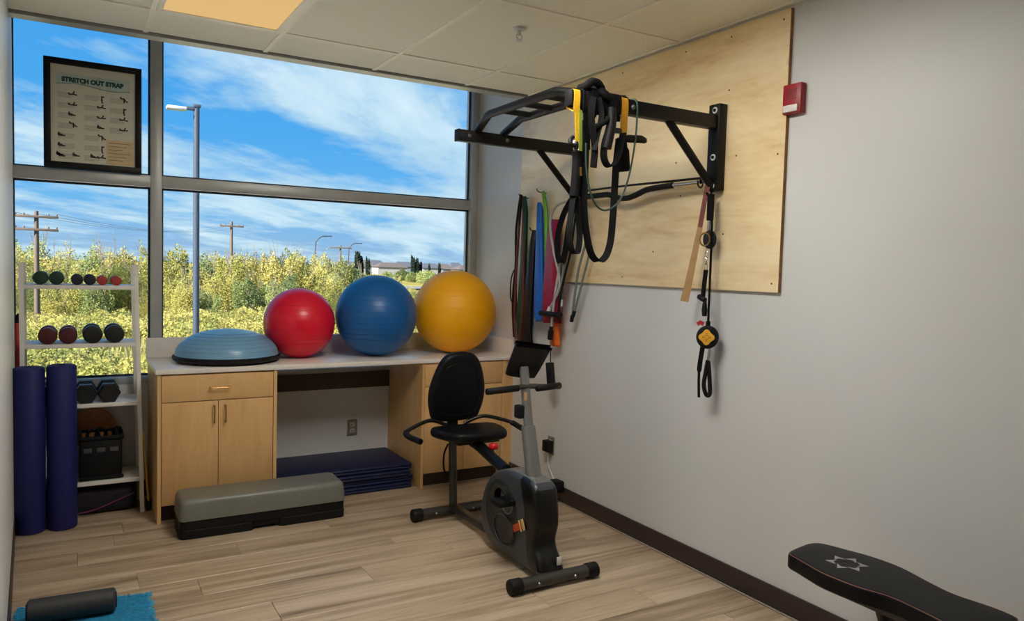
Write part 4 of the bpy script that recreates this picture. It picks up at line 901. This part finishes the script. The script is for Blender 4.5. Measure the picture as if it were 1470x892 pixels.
for k in range(6):
    a = math.radians(60*k+10); d = Vector((math.cos(a), math.sin(a), 0)); t_ = Vector((-d.y, d.x, 0))
    em.add([ec+d*.072, ec+d*.036+t_*.024, ec+d*.045, ec+d*.030-t_*.020], [(0, 1, 2), (0, 2, 3)])
part(em, 'emblem', mat('emblem_grey', (140, 140, 140), .5), pd_, 'grey six-pointed emblem', smooth=False)
so2 = [(p.x, p.y) for p in catmull([(2.26, 1.06), (2.24, .95), (2.26, .76), (2.38, .73), (2.50, .76), (2.52, .95), (2.50, 1.06), (2.38, 1.085)], 5, True)]
part(MB().pad(so2, .060, .012, tr(0, 0, .392)), 'seat_pad', m_vinyl, bn)
part(MB().rbox(2.355, 2.405, .80, 1.70, .335, .391, .005), 'spine', m_tube, bn)
part(MB().tube([(2.40, 1.52, .345), (2.36, 1.36, .04)], .020, 10), 'leg', m_tube, bn)
part(MB().tube([(2.40, 1.50, .30), (2.47, 1.42, .36)], .016, 8), 'brace', m_tube, bn)
part(MB().tube([(2.38, .90, .345), (2.38, .80, .04)], .022, 10), 'leg', m_tube, bn)
for y in (1.345, .79): part(MB().cyl((2.20, y, .028), (2.56, y, .028), .027, 14, bev=.004), 'foot_bar', m_blackrub, bn)

# ------------------------------------------------------------------ towel and short roller on the floor
tw = thing('exercise_towel', 'turquoise textured towel on the floor in the lower left', 'towel', (.04, 3.25, 0))
nx, ny = 64, 80; g = MB(); rt_ = random.Random(11); vs = []
from mathutils import noise as NZ
def twp(u, v):
    x = -.205+.490*u; y = 2.95+(.675-.075*u)*v; x += .004*math.sin(v*40); y += .004*math.sin(u*36)
    e = min(u, 1-u, v, 1-v)
    return Vector((x, y, .006+.006*min(1, e*12)+.004*NZ.noise((x*26, y*26, 0))+.0025*NZ.noise((x*80, y*80, 3))))
vs = [twp(i/nx, j/ny) for j in range(ny+1) for i in range(nx+1)]
bot = [Vector((p.x, p.y, .0005)) for p in vs]; K = len(vs); W1 = nx+1
fs = [(j*W1+i, j*W1+i+1, (j+1)*W1+i+1, (j+1)*W1+i) for j in range(ny) for i in range(nx)]
fs += [tuple(K+q for q in reversed(f)) for f in fs]
bd = [i for i in range(nx+1)]+[j*W1+nx for j in range(1, ny+1)]+[ny*W1+i for i in range(nx-1, -1, -1)]+[j*W1 for j in range(ny-1, 0, -1)]
fs += [(bd[k], K+bd[k], K+bd[(k+1) % len(bd)], bd[(k+1) % len(bd)]) for k in range(len(bd))]
g.add(vs+bot, fs)
m_tow = mat('turquoise_terry', (22, 122, 164), .9, var=.3, scale=60, bump=.8, bscale=300)
part(g, 'cloth', m_tow, tw, angle=80)
fr = MB()
for k in range(420):
    s = rt_.random(); side = rt_.random()
    p = twp(s, 1) if side < .4 else twp(1, s) if side < .9 else twp(0, s)
    d = Vector((rt_.uniform(-1, 1), rt_.uniform(-1, 1), rt_.uniform(.1, .6))).normalized()*rt_.uniform(.008, .018)
    fr.tube([p+Vector((0, 0, -.002)), p+d*.6, p+d+Vector((0, 0, -.004))], [.0022, .002, .0012], 4)
o = part(fr, 'pile_edge', mat('turquoise_pile', (70, 160, 190), .9, var=.3, scale=90), tw); o['kind'] = 'stuff'
r2 = thing('short_roller', 'short dark grey foam roller lying on the turquoise towel', 'foam roller', (0, 3.42, .015))
part(MB().tube([(-.158, 3.435, .062), (-.1575, 3.435, .062), (-.150, 3.4345, .062), (.143, 3.415, .062), (.1505, 3.4145, .062), (.151, 3.4145, .062)], [.030, .041, .048, .048, .041, .030], 36), 'foam', mat('charcoal_foam', (46, 46, 46), .55, var=.15, scale=40, bump=.35, bscale=150), r2)
g = MB()
for k in range(1): g.tube([(-.159, 3.435+.030*math.cos(a), .062+.030*math.sin(a)) for a in [2*PI*q/24 for q in range(24)]], .003, 6, closed=True)
g.tube([(.152, 3.4145+.030*math.cos(a), .062+.030*math.sin(a)) for a in [2*PI*q/24 for q in range(24)]], .003, 6, closed=True)
part(g, 'end_rim', m_blackrub, r2)
# ------------------------------------------------------------------ outdoors
GZ = -2.5
def gmat():
    m = bpy.data.materials.new('autumn_grass'); m.use_nodes = True; t = NT(m.node_tree)
    b = t.n('ShaderNodeBsdfPrincipled', i={'Roughness': .9, 'Specular IOR Level': .1}); o = t.n('ShaderNodeOutputMaterial'); t.l(b.outputs[0], o.inputs[0])
    tc = t.n('ShaderNodeTexCoord'); a = t.n('ShaderNodeTexNoise', i={'Scale': .12, 'Detail': 8.0, 'Roughness': .7}); t.l(tc.outputs['Object'], a.inputs['Vector'])
    t.l(t.ramp(a.outputs[0], [(.3, (88, 94, 48)), (.5, (134, 124, 66)), (.7, (152, 140, 84))]), b.inputs['Base Color']); return m
gr = MB(); NXg, NYg = 60, 70; vs = []
for j in range(NYg+1):
    for i in range(NXg+1):
        y = 6+ (j/NYg)**2.4*900; x = -60+(i/NXg)*120 + (i/NXg-.35)*y*1.1
        z = GZ+.25*NZ.noise((x*.08, y*.08, 1)) if y > 12 else GZ
        vs.append((x, y, z))
gr.add(vs, [(j*(NXg+1)+i, j*(NXg+1)+i+1, (j+1)*(NXg+1)+i+1, (j+1)*(NXg+1)+i) for j in range(NYg) for i in range(NXg)])
struct(gr, 'ground', gmat())
struct(MB().box(-2.9, XR+.3, -2.95, YW+.2, GZ, -.12), 'building_base', m_wall)
struct(MB().box(-40, 60, 5.3, 15.5, GZ-.1, GZ+.06), 'bounce_slab', mat('bounce_concrete', (206, 202, 194), .85, var=.06, scale=1))  # unseen pale slab added to bounce sunlight up through the window
struct(MB().box(36, 150, 112, 122, GZ+.26, GZ+.36), 'road', mat('road_asphalt', (104, 108, 114), .8))

def leafmat(name, a, b, c):
    m = bpy.data.materials.new(name); m.use_nodes = True; t = NT(m.node_tree)
    p = t.n('ShaderNodeBsdfPrincipled', i={'Roughness': .7, 'Specular IOR Level': .15}); o = t.n('ShaderNodeOutputMaterial')
    tl = t.n('ShaderNodeBsdfTranslucent'); mx = t.n('ShaderNodeMixShader', i={0: .42}); t.l(p.outputs[0], mx.inputs[1]); t.l(tl.outputs[0], mx.inputs[2]); t.l(mx.outputs[0], o.inputs[0])
    tc = t.n('ShaderNodeTexCoord'); n1_ = t.n('ShaderNodeTexNoise', i={'Scale': 1.1, 'Detail': 6.0, 'Roughness': .75}); t.l(tc.outputs['Object'], n1_.inputs['Vector'])
    oi = t.n('ShaderNodeObjectInfo'); f = t.math('ADD', n1_.outputs[0], t.math('MULTIPLY', t.math('SUBTRACT', oi.outputs['Random'], .5), .34))
    cc = t.ramp(f, [(.28, a), (.5, b), (.72, c)]); t.l(cc, p.inputs['Base Color']); t.l(cc, tl.inputs[0]); MATS[name] = m; return m
m_leaf = leafmat('autumn_leaf', (128, 136, 78), (172, 166, 92), (192, 180, 112))
m_leafg = leafmat('green_leaf', (104, 122, 82), (140, 152, 96), (166, 168, 108))
m_conifer = leafmat('dark_poplar_leaf', (34, 48, 42), (48, 62, 54), (64, 78, 66))
m_bark = mat('pale_bark', (132, 120, 106), .8); m_pole = mat('weathered_pole', (104, 90, 80), .8, var=.15); m_lampp = mat('painted_lamp_pole', (62, 72, 88), .5)

def leaves(rng, W, D, Hh, count, per, size, base=.25):
    V, F = [], []; sd = rng.uniform(0, 50); want = count*per
    tops = [(rng.uniform(-.8, .8), rng.uniform(-.8, .8), rng.uniform(.70, 1.0)) for k in range(9)]
    while len(F) < want:
        x, y = rng.uniform(-1, 1), rng.uniform(-1, 1)
        if x*x+y*y > 1: continue
        top = max(t[2]-.55*math.hypot(x-t[0], y-t[1]) for t in tops); z = rng.uniform(0, 1)
        if z > top or z < base*rng.random()*1.6: continue
        p = Vector((W*x, D*y, Hh*z))
        if NZ.noise((p.x*1.3+sd, p.y*1.3, p.z*1.1)) < rng.uniform(-.55, .12): continue
        s = size*rng.uniform(.55, 1.25); u_ = Vector((rng.gauss(0, 1), rng.gauss(0, 1), rng.gauss(0, 1))).normalized(); w_ = u_.orthogonal().normalized()
        i = len(V); V += [p-u_*s, p-w_*s*.6, p+u_*s, p+w_*s*.6]; F.append((i, i+1, i+2, i+3))
    return V, F
def stems(rng, W, Hh, n, r, over=1.0):
    g = MB()
    for k in range(n):
        a = rng.uniform(0, 2*PI); q = rng.uniform(.1, .9); x, y = W*.25*math.cos(a), W*.25*math.sin(a)
        t_ = Vector((x+W*q*.6*math.cos(a), y+W*q*.6*math.sin(a), Hh*rng.uniform(.8, over)))
        m_ = Vector((x*1.3, y*1.3, Hh*.45)); g.tube([(x, y, 0), m_, t_], [r, r*.7, r*.25], 5)
        for b in range(3):
            s_ = m_.lerp(t_, rng.uniform(.2, .8)); e = s_+Vector((rng.gauss(0, .3), rng.gauss(0, .3), rng.uniform(.4, 1.0)))*Hh*.12
            g.tube([s_, e], [r*.4, r*.15], 4)
    return g
def shrub_kind(seed, W, D, Hh, blobs, per, size, m, nst, over, base=.22):
    rng = random.Random(seed); V, F = leaves(rng, W, D, Hh, blobs, per, size, base)
    me = bpy.data.meshes.new('foliage'); me.from_pydata([tuple(p) for p in V], [], F); me.materials.append(m)
    return me, stems(rng, W, Hh, nst, .035*Hh/5, over).mesh('stems', m_bark)
def place(kind, name, label, cat, x, y, z, s, rz, group):
    t = thing(name, label, cat, (x, y, z), group); t.rotation_euler = (0, 0, rz); t.scale = (s, s, s)
    for n_, me in zip(('foliage', 'stems'), kind): link(bpy.data.objects.new(n_, me), t)
    return t
kA = [shrub_kind(k, 1.9, 1.6, 5.4, 80, 62, .095, m_leaf, 9, 1.12) for k in (21, 22, 23)]
kG = [shrub_kind(k, 1.9, 1.6, 5.1, 80, 62, .095, m_leafg, 9, 1.10) for k in (31, 32)]
kL = [shrub_kind(k, 1.5, 1.2, 1.5, 34, 60, .065, m_leaf, 4, 1.1, .05) for k in (41, 42, 43)]
rg = random.Random(17)
def pane_of(q): return 'left of the window view' if q < -.062 else 'seen through the left pane' if q < .088 else 'seen through the right pane'
for row, (Y, sp, sc) in enumerate(((49, 2.6, .50), (53, 2.4, .68), (57.5, 2.3, .86), (63, 2.3, 1.0))):
    x = -24
    while x < Y*.52:
        px_ = x/Y
        hs = sc*(1.0 if px_ < .26 else .88 if px_ < .36 else .66 if px_ < .41 else .45)*rg.uniform(.88, 1.12)
        gsel = rg.random() < .32
        X, Yp = x+rg.uniform(-.6, .6), Y+rg.uniform(-2, 2); col = 'green leafy' if gsel else 'yellow autumn'
        size = ('low', 'short', 'tall', 'tall')[row]; where = 'at the front edge of the thicket' if row < 2 else 'at the back of the thicket'
        lb = '%s %s tree %s, %s' % (size, col, where, pane_of(X/Yp))
        place(rg.choice(kG if gsel else kA), 'thicket_tree', lb, 'tree', X, Yp, GZ, hs, rg.uniform(0, 6.28), '%s %s trees %s' % (size, col, pane_of(X/Yp)))
        x += sp*rg.uniform(.8, 1.15)
for k in range(270):
    Y = rg.uniform(17, 50); x = Y*rg.uniform(-.32, .58)
    if abs(x-3.2) < 1 and abs(Y-24) < 2: continue
    place(rg.choice(kL), 'low_shrub', 'low yellow-green shrub in the %s field, %s' % (('near', 'far')[Y > 36], pane_of(x/Y)), 'shrub', x, Y, GZ, rg.uniform(.6, 1.05), rg.uniform(0, 6.28), '%s low shrubs %s' % (('near', 'far')[Y > 36], pane_of(x/Y)))
# weeds and tall grass between the shrubs: nobody could count them
V, F = [], []; rw = random.Random(99)
for k in range(60000):
    Y = 16+rw.random()**.8*42; x = Y*rw.uniform(-.34, .62); h = rw.uniform(.25, .8); a = rw.uniform(0, PI); wv = Vector((math.cos(a), math.sin(a), 0))*rw.uniform(.02, .06)
    tp = Vector((x+rw.gauss(0, .12), Y+rw.gauss(0, .12), GZ+h)); b_ = Vector((x, Y, GZ-.1)); i = len(V)
    V += [b_-wv, b_+wv, tp+wv*.5, tp-wv*.5]; F.append((i, i+1, i+2, i+3))
me = bpy.data.meshes.new('tall_grass'); me.from_pydata([tuple(p) for p in V], [], F); me.materials.append(leafmat('straw_grass', (126, 128, 76), (160, 154, 96), (172, 166, 118)))
o = bpy.data.objects.new('tall_grass', me); link(o); tag(o, 'tall yellow grass and weeds covering the field outside', 'grass', kind='stuff')

# lamp post in the foreground
lp = thing('lamp_post', 'tall grey parking lot lamp post close outside the window', 'lamp post', (3.19, 24, GZ))
part(MB().tube([(3.20, 24, GZ), (3.19, 24, 5.95)], [.095, .085], 12), 'pole', m_lampp, lp)
part(MB().cyl((3.2, 24, GZ), (3.2, 24, GZ+.6), .28, 18, bev=.03), 'footing', mat('concrete', (170, 168, 160), .9), lp)
part(MB().rbox(2.86, 3.25, 23.93, 24.07, 5.84, 5.94, .02), 'arm', m_lampp, lp)
part(MB().rbox(2.38, 2.92, 23.85, 24.15, 5.80, 5.90, .03), 'lamp_head', mat('lamp_head_white', (190, 192, 196), .35), lp)
part(MB().rbox(3.10, 3.30, 23.9, 24.1, 5.93, 6.02, .02), 'cap', m_lampp, lp)

# utility poles and wires
def upole(label, x, y, ztop, arms, r, hw):
    t = thing('utility_pole', label, 'utility pole', (x, y, GZ), 'utility poles')
    part(MB().tube([(x, y, GZ), (x, y, ztop)], [r*1.25, r*.85], 10), 'pole', m_pole, t)
    for z in arms:
        a = part(MB().rbox(x-hw, x+hw, y-r*1.6, y-r*.6, z-r*.55, z+r*.55, .01), 'crossarm', m_pole, t)
        for k in (-.92, -.55, .55, .92): part(MB().lathe([(r*.3, 0), (r*.42, r*.4), (r*.3, r*.9), (r*.1, r*1.0)], 8, tr(x+hw*k, y-r*1.1, z+r*.55)), 'insulator', mat('porcelain', (120, 110, 104), .3), a)
    return t
upole('wooden utility pole with two crossarms seen through the left pane', -1.62, 48, 3.85, (3.55, 2.85), .12, 1.02)
upole('distant utility pole with one crossarm behind the lamp post', 19.2, 110, 6.9, (6.25,), .2, 1.6)
upole('far utility pole with crossarm near the curved street lights', 50.5, 160, 5.6, (4.9,), .22, 2.4)
for k in (-.92, 0, .92):
    a = Vector((-1.62+1.02*k, 47.85, 3.72)); b = Vector((19.2+1.6*k, 109.8, 6.5)); pts = [a.lerp(b, q/16)-Vector((0, 0, 4*1.0*(q/16)*(1-q/16))) for q in range(17)]
    solo(MB().tube(pts, .012, 5), 'power_line', mat('wire_grey', (120, 130, 146), .5), 'power line strung between the two nearer utility poles', 'wire', 'power lines')
def curved_light(label, x, y, zt):
    t = thing('street_light', label, 'street light', (x, y, GZ), 'curved street lights')
    part(MB().tube(catmull([(x, y, GZ), (x, y, zt-2.2), (x+.25, y, zt-.9), (x+1.2, y, zt-.1), (x+2.4, y, zt)], 6), .11, 8), 'pole', m_lampp, t)
    part(MB().rbox(x+2.2, x+3.1, y-.2, y+.2, zt-.1, zt+.1, .03), 'lamp_head', m_lampp, t)
curved_light('curved street light rising behind the yellow trees', 39.4, 140, 6.6)
curved_light('farther curved street light next to the far utility pole', 54, 165, 6.2)

# town on the horizon
m_rf = [mat('roof_grey', (70, 74, 84), .8), mat('roof_brown', (82, 74, 72), .8)]
m_hw = [mat('house_pale', (148, 148, 148), .8), mat('house_blue', (112, 122, 134), .8), mat('house_tan', (138, 130, 118), .8)]
for k in range(16):
    Y = 300+45*(k % 3); x = Y*(.325+.0205*k); w_, d_, h_ = rg.uniform(4, 6.5), 4, rg.uniform(2.6, 3.4)
    t = thing('house', 'small distant %s house with %s roof on the horizon' % (('pale grey', 'bluish', 'tan')[k % 3], ('grey', 'brown')[k % 2]), 'house', (x, Y, GZ), 'distant %s houses with %s roofs' % (('pale grey', 'bluish', 'tan')[k % 3], ('grey', 'brown')[k % 2]))
    part(MB().box(x-w_, x+w_, Y-d_, Y+d_, GZ, GZ+h_), 'wall', m_hw[k % 3], t, smooth=False)
    z = GZ+h_; q = 2.0+.6*(k % 3)
    part(MB().add([(x-w_-.4, Y-d_-.4, z), (x+w_+.4, Y-d_-.4, z), (x+w_+.4, Y+d_+.4, z), (x-w_-.4, Y+d_+.4, z), (x-w_*.55, Y, z+q), (x+w_*.55, Y, z+q)], [(0, 3, 2, 1), (0, 1, 5, 4), (1, 2, 5), (2, 3, 4, 5), (3, 0, 4)]), 'roof', m_rf[k % 2], t, smooth=False)
kP = [shrub_kind(k, .8, .8, 9, 50, 40, .32, m_conifer, 3, 1.02, .12) for k in (51, 52)]
kF = [shrub_kind(k, 3.2, 2.6, 4.6, 50, 40, .28, m_leafg, 3, 1.05, .1) for k in (61, 62)]
for x, Y, s in ((68, 200, .95), (69.4, 201, .8), (71, 200, .75), (105.6, 250, .95), (107.2, 250, .85), (109, 251, .7), (112, 250, .62), (116, 250, .66)):
    place(kP[int(x) % 2], 'poplar_tree', 'slim dark poplar on the horizon ' + ('right of the curved street lights' if Y < 220 else 'above the gap between blue and yellow balls'), 'tree', x, Y, GZ, s, rg.uniform(0, 6), 'poplars near the street lights' if Y < 220 else 'poplars near the right jamb')
for k in range(24):
    Y = rg.uniform(120, 205); x = Y*rg.uniform(.30, .60)
    if 108 < Y < 126: continue
    place(rg.choice(kF), 'far_bush', 'broad green bush in the distance beyond the road', 'bush', x, Y, GZ, rg.uniform(.4, .75), rg.uniform(0, 6), 'distant bushes')
